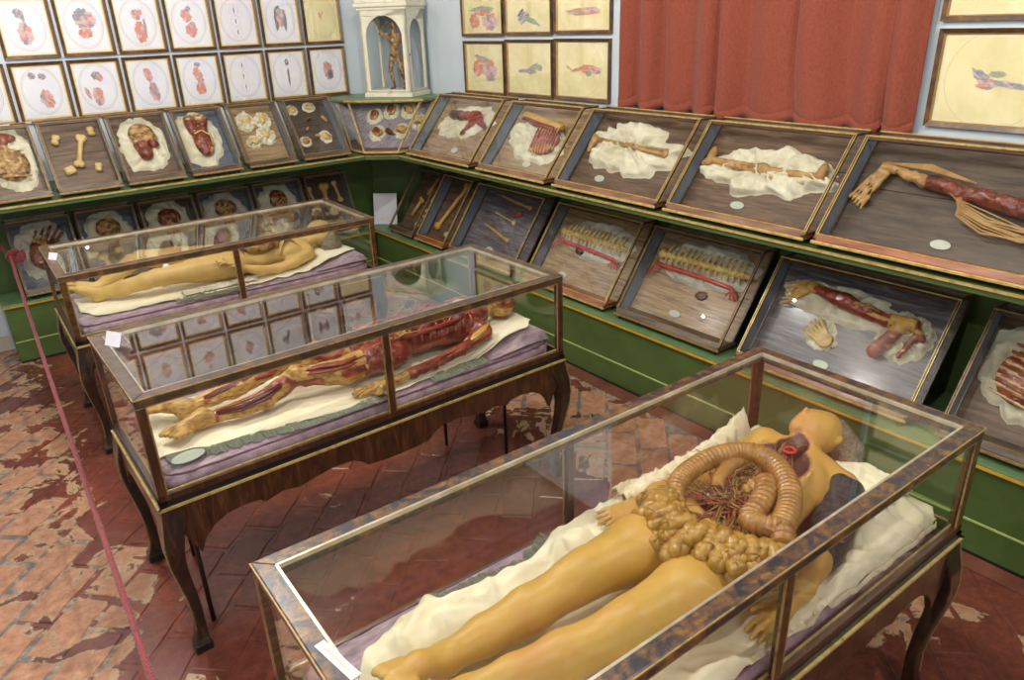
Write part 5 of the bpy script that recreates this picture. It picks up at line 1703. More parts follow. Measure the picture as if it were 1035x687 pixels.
def flayed():
    t = thing('flayed_figure', 'red and yellow flayed wax figure lying on its back, arm at its side', 'figure', (1.2, 2.7, .75))
    F = Field((.36, 2.44, .72), (2.13, 3.06, 1.05), .0066)
    k = .03
    F.chain([(1.30, 2.69, .840), (1.12, 2.66, .838), (.97, 2.705, .848), (.92, 2.72, .842), (.80, 2.685, .812), (.70, 2.685, .800), (.565, 2.72, .790)], [.070, .054, .038, .037, .040, .030, .024], .010)
    F.chain([(1.30, 2.83, .845), (1.10, 2.86, .852), (.93, 2.85, .86), (.87, 2.845, .852), (.76, 2.84, .826), (.66, 2.838, .814), (.545, 2.835, .80)], [.070, .054, .038, .037, .038, .030, .024], .010)
    for (ax, ay, bx, by, bz) in ((.565, 2.72, .462, 2.675, .80), (.545, 2.835, .44, 2.885, .83)):
        F.cap((ax + .005, ay, .79), (ax - .02, ay, .785), .032, .028, .015).cap((ax, ay, .808), (bx, by, bz), .034, .026, .016)
        F.ell((bx + .016, by, bz), (.034, .046, .019), .010, rz=math.atan2(by - ay, bx - ax))
        toes(F, (bx, by, bz), (bx - ax, by - ay, -.01), (.35, -1 if ay < 2.8 else 1, 0), .0098, .0205, .003)
    for kx, ky in ((.945, 2.712), (.90, 2.848)): F.ell((kx, ky, .878), (.036, .031, .028), .012).ell((kx - .05, ky, .862), (.020, .022, .018), .010)
    F.ell((1.36, 2.75, .84), (.12, .145, .080), k).ell((1.52, 2.77, .848), (.17, .105, .078), k).ell((1.70, 2.765, .858), (.16, .125, .090), k)
    F.cap((1.81, 2.62, .836), (1.81, 2.89, .836), .044, .046, k).cap((1.85, 2.735, .87), (1.94, 2.745, .90), .046, .042, .02)
    F.ell((2.005, 2.75, .885), (.078, .066, .078), .016).ell((1.975, 2.75, .915), (.054, .048, .050), .016).cap((1.968, 2.752, .955), (1.988, 2.752, .960), .011, .008, .008).cap((1.93, 2.75, .925), (1.935, 2.75, .932), .020, .016, .012)
    F.chain([(1.80, 2.61, .832), (1.66, 2.575, .806), (1.50, 2.556, .792), (1.40, 2.546, .788), (1.26, 2.545, .781)], [.036, .027, .022, .022, .016], .012)
    hand(F, (1.25, 2.546, .780), (1.185, 2.55, .777), None, (0, 1, 0), curl=.012)
    F.chain([(1.80, 2.89, .838), (1.64, 2.93, .81), (1.48, 2.945, .795), (1.30, 2.945, .785)], [.048, .039, .033, .022], .016)
    hand(F, (1.30, 2.945, .783), (1.235, 2.945, .778), None, (0, -1, 0), curl=.012)
    F.floor(.7575)
    F.ell((1.55, 2.745, .965), (.22, .12, .075), .010, sub=True)
    F.rough(.006, 34, 3, .60).rough(.003, 90, 6, .56)

    def mf(c):
        a = vnoise(c[:, 0] * 7, c[:, 1] * 30, c[:, 2] * 30, 4)
        torso = c[:, 0] > 1.22
        m = np.where(a > (.05 if False else .12), 1, 0)
        m = np.where(torso & (c[:, 0] < 1.9), np.where(a > .22, 1, 2), m)
        m = np.where((c[:, 0] < .60), 0, m)
        m = np.where((c[:, 0] > 1.20) & (c[:, 0] < 1.85) & (c[:, 2] < .83) & (a < .3), 2, m)
        m = np.where((c[:, 0] < 1.36) & (c[:, 1] < 2.595), 0, m)
        m = np.where((c[:, 0] > 1.42) & (c[:, 1] < 2.60) & (a > -.1), 1, m)
        m = np.where((c[:, 0] > 1.95) & (a > -.1), 2, m)
        return m
    me = F.mesh('body', [M['mix_yellow'], M['muscle'], M['mix_red']], mf)
    localise(me, REG[t.name])
    link('body', me, t)
    # long muscles and tendons lying on the limbs
    L1 = [(1.24, 2.65, .875), (1.12, 2.635, .872), (1.02, 2.665, .872), (.95, 2.70, .868)]
    L2 = [(.92, 2.70, .858), (.80, 2.665, .832), (.70, 2.665, .818), (.585, 2.71, .804)]
    L3 = [(1.22, 2.82, .885), (1.10, 2.835, .885), (.98, 2.835, .880), (.92, 2.84, .875)]
    L4 = [(.87, 2.83, .872), (.76, 2.825, .845), (.66, 2.825, .830), (.57, 2.83, .812)]
    fibres([(L1, .026), (L3, .026)], 44, 0, .0045, 1).build('thigh_muscles', M['muscle'], t, smooth=True, world=True)
    fibres([(L2, .022), (L4, .018)], 40, 0, .0040, 2).build('calf_muscles', M['muscle_dark'], t, smooth=True, world=True)
    fibres([([(.93, 2.715, .866), (.75, 2.695, .832), (.58, 2.72, .806), (.48, 2.68, .802)], .010), ([(.88, 2.845, .888), (.72, 2.838, .848), (.56, 2.838, .822), (.46, 2.87, .840)], .010)], 8, 0, .0032, 3).build('shin_tendons', M['tendon'], t, smooth=True, world=True)
    fibres([([(1.80, 2.60, .858), (1.66, 2.568, .826), (1.50, 2.550, .808), (1.38, 2.545, .803), (1.27, 2.546, .792)], .009)], 26, 0, .0042, 4).build('arm_muscles', M['muscle'], t, smooth=True, world=True)
    fibres([([(1.84, 2.61, .870), (1.80, 2.592, .850), (1.74, 2.580, .835), (1.69, 2.575, .825)], .018)], 8, 0, .008, 5).build('shoulder_fat', M['tendon'], t, smooth=True, world=True)
    # opened trunk: ribs edge, organs, vessels
    rr = random.Random(9)
    rib = MB()
    for q in range(7):
        x = 1.50 + .045 * q
        rib.tube([(x, 2.615 + .012 * math.sin(a * 2), .875) if False else (x + .02 * math.sin(a), 2.765 - .118 * math.cos(a), .868 + .056 * math.sin(a)) for a in [PI * .02 * i for i in range(0, 16)]], .0075, 6)
    rib.build('cut_ribs', M['muscle'], t, smooth=True, world=True)
    MB().tube([(1.30, 2.69, .905), (1.42, 2.668, .905), (1.55, 2.655, .908), (1.68, 2.655, .912), (1.78, 2.69, .91)], [.010, .013, .012, .011, .008], 8).build('trunk_edge', M['muscle'], t, smooth=True, world=True)
    for c, r, m in (((1.42, 2.75, .90), (.06, .06, .035), 'tendon'), ((1.55, 2.72, .905), (.06, .055, .04), 'muscle_dark'), ((1.65, 2.77, .915), (.07, .06, .045), 'muscle'), ((1.50, 2.80, .905), (.05, .04, .035), 'organ'), ((1.72, 2.70, .91), (.04, .04, .03), 'organ')):
        MB().ball(c, r, 14, 10).build('inner_organ', M[m], t, smooth=True, world=True)
    v = MB()
    for q in range(60):
        a = Vector((rr.uniform(1.28, 1.80), rr.uniform(2.64, 2.85), rr.uniform(.90, .945)))
        b = a + Vector((rr.gauss(.03, .06), rr.gauss(0, .03), rr.uniform(-.01, .015)))
        v.tube([a, a.lerp(b, .5) + Vector((0, rr.uniform(-.01, .01), .012)), b], [.004, .0045, .002], 5)
    tag(v.build('blood_vessels', M['artery'], t, smooth=True, world=True), kind='stuff')
    v = MB()
    for q in range(40):
        a = Vector((rr.uniform(1.22, 1.5), rr.uniform(2.64, 2.85), rr.uniform(.895, .935)))
        b = a + Vector((rr.gauss(-.02, .05), rr.gauss(0, .03), rr.uniform(-.012, .012)))
        v.tube([a, a.lerp(b, .5) + Vector((0, rr.uniform(-.01, .01), .010)), b], [.003, .004, .002], 5)
    tag(v.build('groin_nerves', M['tendon'], t, smooth=True, world=True), kind='stuff')


flayed()


def far_figure():
    t = thing('wax_figure', 'smooth yellow wax figure lying in the farthest case with hand on thigh', 'figure', (1.2, 4.55, .75))
    F = Field((.40, 4.24, .72), (2.08, 4.90, 1.02), .0072)
    k = .03
    F.chain([(1.26, 4.47, .85), (1.06, 4.485, .856), (.86, 4.51, .854), (.80, 4.515, .846), (.68, 4.56, .822), (.56, 4.615, .80)], [.084, .066, .049, .046, .043, .030], .018)
    F.chain([(1.26, 4.67, .85), (1.05, 4.73, .882), (.85, 4.745, .918), (.79, 4.745, .905), (.67, 4.735, .850), (.575, 4.725, .80)], [.084, .068, .050, .047, .043, .030], .018)
    for (ax, ay, bx, by, bz) in ((.56, 4.615, .478, 4.66, .832), (.575, 4.715, .49, 4.755, .83)):
        F.cap((ax + .01, ay, .788), (ax - .01, ay, .784), .032, .028, .015).cap((ax, ay, .806), (bx, by, bz), .034, .027, .016)
        toes(F, (bx, by, bz), (bx - ax, by - ay, .02), (.4, -.9, 0), .011)
    F.ell((1.32, 4.56, .842), (.12, .155, .085), k).ell((1.48, 4.56, .842), (.16, .128, .080), k).ell((1.65, 4.565, .852), (.15, .150, .090), k)
    F.cap((1.75, 4.46, .832), (1.76, 4.71, .836), .046, .050, k).cap((1.79, 4.575, .86), (1.87, 4.59, .885), .046, .042, .02)
    F.ell((1.925, 4.60, .895), (.080, .072, .086), .016).ell((1.893, 4.605, .925), (.056, .050, .054), .016).cap((1.878, 4.607, .968), (1.900, 4.607, .976), .011, .008, .008).cap((1.842, 4.604, .932), (1.848, 4.604, .940), .022, .018, .012)
    F.chain([(1.75, 4.44, .826), (1.63, 4.405, .800), (1.52, 4.39, .788), (1.40, 4.378, .808), (1.30, 4.375, .850)], [.040, .034, .029, .028, .021], .018)
    hand(F, (1.30, 4.375, .865), (1.235, 4.382, .895), None, (0, 1, .25), curl=.05)
    F.chain([(1.76, 4.71, .838), (1.60, 4.745, .81), (1.46, 4.75, .795), (1.32, 4.74, .79)], [.050, .040, .034, .024], .018)
    hand(F, (1.32, 4.74, .788), (1.255, 4.735, .783), None, (0, -1, 0), curl=.012)
    F.floor(.7575)
    F.ell((1.50, 4.56, .95), (.20, .115, .075), .010, sub=True)
    me = F.mesh('body', [M['skin_pale'], M['cavity']], lambda c: (((c[:, 0] - 1.50) / .20) ** 2 + ((c[:, 1] - 4.56) / .115) ** 2 + ((c[:, 2] - .95) / .075) ** 2 < 1.07).astype(int))
    localise(me, REG[t.name])
    link('body', me, t)
    G = Field((1.28, 4.38, .84), (1.75, 4.75, 1.0), .006)
    G.chain([(1.42, 4.475, .925), (1.48, 4.46, .935), (1.545, 4.468, .935)], [.040, .045, .036], .01).rough(.005, 60, 4)
    me = G.mesh('gut_roll', M['mix_tan'])
    localise(me, REG[t.name]); link('gut_roll', me, t)
    MB().ball((1.395, 4.52, .915), (.05, .05, .042), 14, 10).build('grey_organ', M['organ'], t, smooth=True, world=True)
    MB().ball((1.47, 4.58, .91), (.07, .06, .045), 14, 10).build('dark_organ', M['organ'], t, smooth=True, world=True)
    MB().ball((1.60, 4.60, .92), (.06, .05, .045), 14, 10).build('brown_organ', M['mix_tan'], t, smooth=True, world=True)
    P = [[(1.56 + .16 * u - .02 * w, 4.415 + .055 * w + .03 * math.sin(PI * u), .865 + .085 * math.sin(PI * min(1, u * 1.05)) * (1 - .35 * w)) for w in [i / 8 for i in range(9)]] for u in [i / 16 for i in range(17)]]
    MB().grid(P, thick=(.004, .006, -.006)).build('chest_flap', M['skin_pale'], t, smooth=True, world=True)
    rr = random.Random(3)
    v = MB()
    for q in range(46):
        a = Vector((rr.uniform(1.28, 1.46), rr.uniform(4.46, 4.66), rr.uniform(.90, .94)))
        b = a + Vector((rr.gauss(-.01, .035), rr.gauss(0, .03), rr.uniform(-.01, .012)))
        v.tube([a, a.lerp(b, .5) + Vector((0, rr.uniform(-.01, .01), .010)), b], [.003, .004, .002], 5)
    tag(v.build('net_of_vessels', M['nerve'], t, smooth=True, world=True), kind='stuff')
    Hh = Field((1.86, 4.46, .76), (2.06, 4.74, 1.0), .007)
    Hh.ell((1.965, 4.60, .885), (.070, .082, .085), .02).ell((1.95, 4.52, .83), (.07, .06, .06), .03).rough(.007, 50, 4)
    me = Hh.mesh('hair', M['hair'])
    localise(me, REG[t.name]); link('hair', me, t)


far_figure()
mb = MB()
mb.grid([[(.90 + .10 * i / 12, 4.60 + .05 * j / 6, .80 + .09 * math.sin(PI * i / 12) * (.4 + .6 * j / 6) + .003 * n1(i, j, 1)) for j in range(7)] for i in range(13)], thick=(0, 0, -.01))
single('white_cloth', mb, M['paper'], 'small white cloth tucked between the legs of the yellow figure', 'cloth', (.95, 4.62, .78), smooth=True)
# ------------------------------------------------------------------ wax pieces in the vitrines
SPG = 'wax pieces in the wall vitrines'


def cloth(key, label, u, v, ru, rv, seed, ang=0.0, amp=.016, mat='cloth', folds=9, jag=.2):
    """crumpled cloth lying on the sloping board: (u, v) its middle as shares of width and length"""
    V = VIT[key]
    cx, cy = u * V['w'], v * V['ln']
    rx, ry = ru * V['w'], rv * V['ln']
    Mb = V['B'] @ Matrix.Translation((cx, cy, .0008)) @ Matrix.Rotation(ang, 4, 'Z')
    na, nr = 84, 20
    v_, f_ = [(0, 0, amp * .8)], []
    QA = [(j / nr, 2 * PI * k / na) for j in range(1, nr + 1) for k in range(na)]
    HX, HY = np.array([rx * q * math.cos(a) for q, a in QA]), np.array([ry * q * math.sin(a) for q, a in QA])
    HF = folds_h(HX, HY, int(seed) + 900, 60, .40 * max(rx, ry), .035 * (rx + ry), amp * 1.9)
    for j in range(1, nr + 1):
        q = j / nr
        for k in range(na):
            a = 2 * PI * k / na
            e = 1 + jag * n1(math.cos(a) * 2.2, math.sin(a) * 2.2, seed) + .5 * jag * n1(math.cos(a) * 6, math.sin(a) * 6, seed + 2)
            x, y = rx * q * e * math.cos(a), ry * q * e * math.sin(a)
            ridge = 1 - abs(n1(x * 22 + y * 9, y * 26 - x * 7, seed)) * 2.4
            rad = math.sin(folds * a + 3 * n1(x * 9, y * 9, seed)) * q
            h = amp * (.42 + .18 * ridge + .30 * rad + .25 * n1(x * 45, y * 45, seed + 5)) + HF[(j - 1) * na + k]
            h *= 1.0 if q < .86 else max(.0, (1 - q) / .14) * .8 + .2
            if key != 'corner':                      # the cloth stays on its board, pushed up against the sides
                ca, sa = math.cos(ang), math.sin(ang)
                bu = min(V['w'] - .022, max(.022, cx + x * ca - y * sa))
                bv = min(V['ln'] - .022, max(.022, cy + x * sa + y * ca))
                x, y = (bu - cx) * ca + (bv - cy) * sa, -(bu - cx) * sa + (bv - cy) * ca
            v_.append((x, y, max(.001, h) if j < nr else .0012))
    for k in range(na):
        f_.append((0, 1 + k, 1 + (k + 1) % na))
    for j in range(nr - 1):
        for k in range(na):
            a, b = 1 + j * na + k, 1 + j * na + (k + 1) % na
            f_.append((a, a + na, b + na, b))
    f_.append(tuple(1 + (nr - 1) * na + k for k in range(na)))
    return single('crumpled_cloth', MB().add(v_, f_), M[mat], label, 'cloth', None, 'cloths in the wall vitrines', True, M=Mb)


class Sp:
    """a wax piece on a board; coordinates in metres from its middle, z out of the board"""

    def __init__(s, key, name, label, u, v, ang=0.0, lift=.012, cat='wax model', group=SPG):
        V = VIT[key]
        s.M = V['B'] @ Matrix.Translation((u * V['w'], v * V['ln'], lift)) @ Matrix.Rotation(ang, 4, 'Z')
        s.lift, s.V, s.key, s.ang, s.uv = lift, V, key, ang, (u, v)
        s.t = thing(name, label, cat, M=s.M, group=group)

    def field(s, name, mats, size, build, h=.005, rough=.002, fr=60, matfn=None, seed=1):
        F = Field((-size[0], -size[1], -.02 - s.lift), (size[0], size[1], size[2]), h)
        build(F)
        F.floor(.0045 - s.lift)
        F.clip(lambda X, Y, Z: Z - (s.V['gap'] - s.lift - .004))
        if s.key != 'corner':
            ca, sa, u0, v0 = math.cos(s.ang), math.sin(s.ang), s.uv[0] * s.V['w'], s.uv[1] * s.V['ln']
            F.clip(lambda X, Y, Z: np.maximum(np.maximum(.018 - (u0 + X * ca - Y * sa), (u0 + X * ca - Y * sa) - s.V['w'] + .018), np.maximum(.02 - (v0 + X * sa + Y * ca), (v0 + X * sa + Y * ca) - s.V['ln'] + .02)))
        if rough: F.rough(rough, fr, seed)
        mm = [M[x] for x in (mats if isinstance(mats, (list, tuple)) else [mats])]
        link(name, F.mesh(name, mm, matfn), s.t)
        return s

    def tubes(s, name, mat, lines, n=6):
        mb = MB()
        for pts, r in lines: mb.tube(pts, r, n)
        mb.build(name, M[mat], s.t, smooth=True)
        return s


def stripes(fx, fy, thr, seed=2, n=2):
    return lambda c: (vnoise(c[:, 0] * fx, c[:, 1] * fy, c[:, 2] * 20, seed) > thr).astype(int)


rs = random.Random(11)


M['spine'] = pmat('yellow_bone_wax', [(.3, lin(186, 150, 82)), (.55, lin(212, 182, 112)), (.75, lin(226, 204, 142))], 16, .4, bump=.2, bscale=40)


def bone_shape(F, L, r, e=1.55, k=.012):
    F.cap((-L / 2, 0, r), (L / 2, 0, r), r, r, k)
    for s in (-1, 1):
        F.ell((s * L / 2, r * .9, r * 1.2), (r * e, r * e * .8, r * e * .8), k).ell((s * L / 2, -r * .9, r * 1.2), (r * e, r * e * .8, r * e * .8), k)


# --- upper left
cloth('L0', 'cream cloth under the ribcage in the leftmost upper vitrine', .62, .50, .40, .46, 3)
def f(F):
    F.ell((0, -.05, .02), (.10, .115, .035), .01).cap((-.02, .05, .02), (.0, .15, .02), .028, .022, .02).ell((0, .14, .022), (.07, .035, .022), .02)
    for i in range(7): F.cap((-.085, -.14 + .03 * i, .045), (.085, -.15 + .03 * i, .045), .006, .006, .004)
Sp('L0', 'wax_torso', 'tan ribcage with dark neck in the leftmost upper vitrine', .56, .50).field('ribs', ['mix_tan', 'mix_red'], (.13, .19, .08), f, matfn=lambda c: (c[:, 1] > .085).astype(int))
for i, (u, v, L, r, a, lab) in enumerate([(.56, .50, .20, .016, 1.25, 'long pale thigh bone on the bare board among four small bones'), (.24, .70, .040, .012, 1.2, 'small bone at the upper left of the long bone'), (.84, .78, .035, .011, 1.6, 'small bone at the upper right of the long bone'),
                                           (.30, .24, .030, .014, .3, 'round knuckle bone at the lower left of the long bone'), (.76, .24, .030, .011, 1.4, 'knuckle bone at the lower right of the long bone')]):
    Sp('L1', 'wax_bone', lab, u, v, a, .002).field('bone', 'bone', (L / 2 + .05, .05, .07), lambda F, L=L, r=r: bone_shape(F, L, r), h=.004)
cloth('L2', 'round cream cloth spread under the tan head', .54, .50, .42, .43, 5, amp=.014)
def f(F):
    F.ell((.01, .055, .035), (.085, .075, .045), .02).ell((.05, .02, .035), (.04, .06, .035), .02).cap((.085, .03, .04), (.098, .012, .04), .014, .010, .01).ell((.07, -.035, .03), (.035, .025, .025), .015).cap((-.01, -.02, .03), (.0, -.10, .028), .055, .045, .02)
Sp('L2', 'wax_head_model', 'tan head in profile with cut red neck in the round cloth', .50, .52).field('head', ['mix_tan', 'mix_red'], (.13, .16, .11), f, matfn=lambda c: (c[:, 1] < -.02 + .03 * vnoise(c[:, 0] * 40, c[:, 1] * 40, c[:, 2] * 40, 2)).astype(int))
cloth('L3', 'cream cloth under the red-brown shoulder', .46, .48, .42, .46, 7)
def f(F):
    F.ell((0, -.05, .03), (.065, .115, .04), .02).cap((-.04, .04, .03), (-.05, .13, .03), .035, .04, .02).cap((.03, .03, .03), (.05, .13, .03), .022, .035, .02).ell((0, .135, .03), (.075, .03, .03), .02).ell((.03, -.12, .035), (.02, .03, .02), .01)
Sp('L3', 'wax_shoulder', 'red-brown shoulder and neck muscles with a yellow tendon', .48, .50).field('muscles', ['mix_red', 'mix_tan'], (.12, .20, .09), f, matfn=lambda c: ((c[:, 1] > .12) | ((c[:, 1] < -.105) & (c[:, 0] > .015))).astype(int)).tubes('sash', 'tendon', [([(-.05, .0, .068), (.0, .02, .072), (.055, -.02, .066), (.05, -.10, .06)], .008)])
for i, (u, v, ru, rv, lab) in enumerate([(.34, .68, .20, .15, 'pale crumpled piece at the upper left of four'), (.70, .68, .18, .13, 'pale crumpled piece at the upper right of four'), (.66, .42, .20, .15, 'pale folded piece at the lower right of four'), (.38, .34, .17, .10, 'pale small piece at the lower left of four')]):
    cloth('L4', 'cloth scrap below the ' + lab, u, v, ru * 1.0, rv * 1.05, 20 + i, amp=.018)
    def f(F, i=i):
        F.ell((0, 0, .012), (.034, .026, .018), .01).ell((.02, .018, .014), (.02, .015, .014), .01)
        if i % 2: F.ell((-.02, -.012, .014), (.018, .014, .014), .01)
    Sp('L4', 'wax_fragment', lab, u, v, i * .8, .014).field('wax', 'bone', (.07, .06, .05), f, h=.004)
for i, (u, v, ru, rv, m, lab) in enumerate([(.24, .80, .13, .10, 'bone', 'tan curled piece at the top left of the dark board'), (.62, .82, .14, .10, 'bone', 'tan curled piece at the top middle of the dark board'), (.50, .60, .12, .03, 'muscle', 'short red strip in the middle of the dark board'), (.84, .58, .05, .12, 'bone_brown', 'thin brown curl at the right of the dark board'),
                                            (.40, .44, .05, .02, 'bone', 'tiny pale crescent on the dark board'), (.28, .24, .12, .10, 'bone_brown', 'brown ear-like piece at the bottom left of the dark board'), (.74, .28, .13, .13, 'bone', 'large pale ear piece at bottom right of dark board'), (.56, .30, .03, .08, 'bone', 'thin pale sliver beside the ear-like piece')]):
    if ru > .1 and m != 'muscle': cloth('L5', 'cloth below the ' + lab, u, v, ru, rv * .9, 30 + i, amp=.008)
    def f(F, ru=ru, rv=rv):
        a, b = ru * .39 * .6, rv * .5 * .6
        F.ell((0, 0, .008), (max(a, .008), max(b, .008), .014), .006)
        F.ell((a * .4, b * .4, .018), (max(a * .4, .005), max(b * .4, .005), .010), .006)
    Sp('L5', 'wax_fragment', lab, u, v, .2 * i, .008).field('wax', [m, 'muscle'], (.06, .07, .05), f, h=.004, matfn=stripes(60, 60, .35, i))

# --- lower left
for i, (key, m, m2, kind, cl, lab) in enumerate([('l0', 'mix_red', 'bone', 'hand_model', .44, 'pink spread piece with pale fingers behind the rope'), ('l1', 'mix_tan', 'mix_red', 'skull', .42, 'tan skull with bared teeth on a wide cloth'), ('l2', 'mix_red', 'mix_tan', 'head_model', .42, 'dark red flayed head with yellow cords'),
                                                 ('l3', 'mix_tan', 'organ', 'skull', .42, 'grey-brown skull on a pale cloth'), ('l4', 'mix_red', 'mix_tan', 'bust', .42, 'dark red bust with spread pale cloth')]):
    cloth(key, 'pale cloth under the ' + lab, .5, .52, cl, .44, 50 + i, mat='cloth_grey' if i in (0, 3) else 'cloth')
    def f(F, kind=kind):
        if kind == 'hand_model':
            F.ell((-.02, -.04, .022), (.09, .11, .03), .02)
            for q in range(5): F.cap((-.07 + .035 * q, .03, .025), (-.02 + .05 * q, .16 - .01 * abs(q - 2), .02), .012, .008, .008)
        elif kind == 'bust':
            F.ell((0, .07, .035), (.075, .085, .045), .02).cap((0, .0, .03), (0, -.06, .03), .04, .05, .02).cap((-.09, -.09, .03), (.09, -.09, .03), .045, .045, .02)
        else:
            F.ell((0, .07, .035), (.085, .075, .048), .02).ell((0, .0, .035), (.055, .06, .035), .02).cap((0, -.03, .03), (0, -.12, .025), .035, .045, .02)
            F.ell((-.032, .045, .082), (.02, .018, .018), .006, sub=True).ell((.032, .045, .082), (.02, .018, .018), .006, sub=True).ell((0, .012, .074), (.011, .016, .014), .004, sub=True)
    s = Sp(key, 'wax_' + kind, lab, .5, .52).field('wax', [m, m2], (.15, .19, .11), f, h=.006, rough=.005, matfn=stripes(36, 44, .48, i))
    if kind in ('head_model', 'hand_model', 'bust'):
        s.tubes('cords', 'tendon', [([(rs.uniform(-.06, .06), .08, .075), (rs.uniform(-.05, .05), .0, .07), (rs.uniform(-.05, .05), -.10, .06)], .004) for _ in range(7)], 5)
for i, (u, v, L, r, a, lab) in enumerate([(.18, .60, .16, .012, 1.75, 'upright pale bone at the left of the corner bone vitrine'), (.48, .58, .18, .022, 1.5, 'thick yellow bone in the middle of the corner bone vitrine'), (.80, .64, .16, .012, 1.7, 'upright pale bone at the right of the corner bone vitrine'), (.58, .14, .10, .013, .15, 'short lying bone at the foot of the corner bone vitrine')]):
    Sp('l5', 'wax_bone', lab, u, v, a, .002).field('bone', 'tendon' if i == 1 else 'bone', (L / 2 + .06, .06, .10), lambda F, L=L, r=r: bone_shape(F, L, r, 1.6), h=.005)

# --- corner
for i, (u, v, m, lab) in enumerate([(-.12, .66, 'muscle', 'tan piece with red middle at the upper left of the corner vitrine'), (.46, .76, 'muscle', 'tall tan piece with red core at top of the corner vitrine'), (1.10, .76, 'tendon', 'yellow piece at the upper right of the corner vitrine'), (.10, .30, 'muscle', 'round tan piece at the lower left of the corner vitrine'), (.56, .28, 'muscle_dark', 'small red sliver low in the middle of the corner vitrine'), (.96, .34, 'tendon', 'yellow piece at the lower right of the corner vitrine'), (1.56, .52, 'bone', 'pale piece at far right of the corner vitrine')]):
    if i != 4: cloth('corner', 'cloth below the ' + lab, u, v, .30, .17, 70 + i, amp=.014)
    Sp('corner', 'wax_fragment', lab, u, v, .3 * i, .010).field('wax', ['mix_tan', m], (.08, .10, .07), lambda F, i=i: F.ell((0, 0, .014), (.014 if i == 4 else .038, .058, .022), .01).ell((.010, .016, .028), (.016, .030, .014), .008), h=.005, rough=.004, matfn=lambda c: ((c[:, 0] ** 2 / .0005 + c[:, 1] ** 2 / .0014) < 1).astype(int))

# --- upper right
cloth('R1', 'cream cloth under the dark foot', .46, .56, .38, .26, 81, .16)
def f(F):
    F.cap((-.17, .03, .03), (-.05, .02, .035), .032, .038, .02).ell((.03, .02, .035), (.06, .035, .032), .02).ell((.14, .01, .04), (.07, .05, .04), .02).cap((.14, -.01, .03), (.04, -.13, .02), .028, .012, .02).cap((.2, -.02, .03), (.26, -.05, .025), .03, .02, .02)
Sp('R1', 'wax_foot_model', 'dark foot and red calf muscles in the vitrine by the corner', .48, .58, .06).field('wax', ['mix_red', 'muscle', 'organ'], (.30, .18, .10), f, h=.006, rough=.004, matfn=lambda c: np.where(c[:, 0] < -.02, np.where(vnoise(c[:, 0] * 30, c[:, 1] * 30, c[:, 2] * 30, 3) > 0, 2, 0), 1))
cloth('R2', 'yellowish cloth under the red ribcage half', .46, .44, .42, .30, 83, -.15, amp=.026)
def f(F):
    F.cap((-.20, .12, .03), (.18, .06, .035), .030, .028, .02)
    F.ell((.10, -.05, .02), (.12, .10, .035), .02)
    for q in range(8): F.chain([(.0 + .028 * q, .05, .05), (.02 + .028 * q, -.04, .062), (.0 + .026 * q, -.14, .035)], [.008, .008, .006], .004)
Sp('R2', 'wax_ribcage', 'half ribcage with red muscles between yellow ribs', .52, .50, .02, .02).field('wax', ['muscle', 'tendon'], (.27, .20, .10), f, h=.006, rough=.003, matfn=lambda c: ((c[:, 1] > .045) | (np.sin(c[:, 0] * 225) > .62)).astype(int)).tubes('upper_band', 'muscle', [([(-.2, .09, .05), (0, .05, .062), (.15, .03, .055)], .016)])
cloth('R3', 'large crumpled cream cloth below the curtain', .48, .50, .43, .32, 85, -.02, amp=.032, folds=13, jag=.3)
Sp('R3', 'wax_leg_bones', 'thin tan leg bones half lost in the crumpled cloth', .46, .50, .06, .028, 'wax model').tubes('bones', 'bone_brown', [([(-.30, .05, .01), (-.1, .02, .02), (.1, -.01, .02), (.28, -.03, .015)], .011), ([(-.28, .03, .01), (0, .02, .018), (.26, .0, .012)], .007)], 8).field('foot', 'bone_brown', (.36, .10, .06), lambda F: F.ell((-.30, .05, .01), (.03, .045, .02), .01).ell((-.31, .0, .008), (.02, .05, .014), .01).ell((.28, -.02, .01), (.025, .03, .016), .01))
cloth('R4', 'long cream cloth lying under the leg skeleton', .50, .47, .44, .25, 87, .02, amp=.030, folds=15, jag=.34)
def f(F):
    F.cap((-.32, .03, .02), (.0, .0, .024), .013, .012, .01).cap((-.30, .015, .015), (.02, -.03, .02), .010, .010, .01).ell((.0, -.005, .022), (.035, .028, .024), .015).cap((.02, -.01, .022), (.30, -.03, .02), .016, .018, .012)
    F.ell((.31, .0, .022), (.025, .045, .024), .015).ell((-.33, .05, .02), (.022, .055, .02), .015).ell((-.345, .005, .02), (.025, .022, .02), .01).cap((.0, -.04, .015), (.28, -.07, .015), .006, .006, .008)
Sp('R4', 'wax_leg_bones', 'long tan leg skeleton from foot to hip across the cloth', .50, .49, .07, .022).field('bones', 'bone_brown', (.38, .13, .07), f, h=.005, rough=.003)
def f(F):
    F.cap((-.40, .115, .03), (-.22, .065, .034), .022, .024, .015).cap((-.22, .065, .034), (-.05, .03, .036), .022, .026, .015).ell((-.13, .055, .045), (.08, .022, .022), .015)
    F.cap((-.05, .03, .036), (.16, .0, .04), .028, .036, .015).ell((.03, .02, .05), (.08, .028, .026), .015).cap((.16, .0, .04), (.34, -.03, .045), .034, .044, .015).ell((.24, .02, .055), (.05, .035, .035), .015).cap((.34, -.03, .04), (.52, -.07, .04), .045, .055, .02)
    for q in range(5): F.chain([(-.40 + .006 * q, .115 - .006 * q, .03), (-.45 + .012 * q, .04 - .006 * q, .026), (-.50 + .018 * q, -.045 - .012 * q, .018)], [.012, .009, .007], .005)
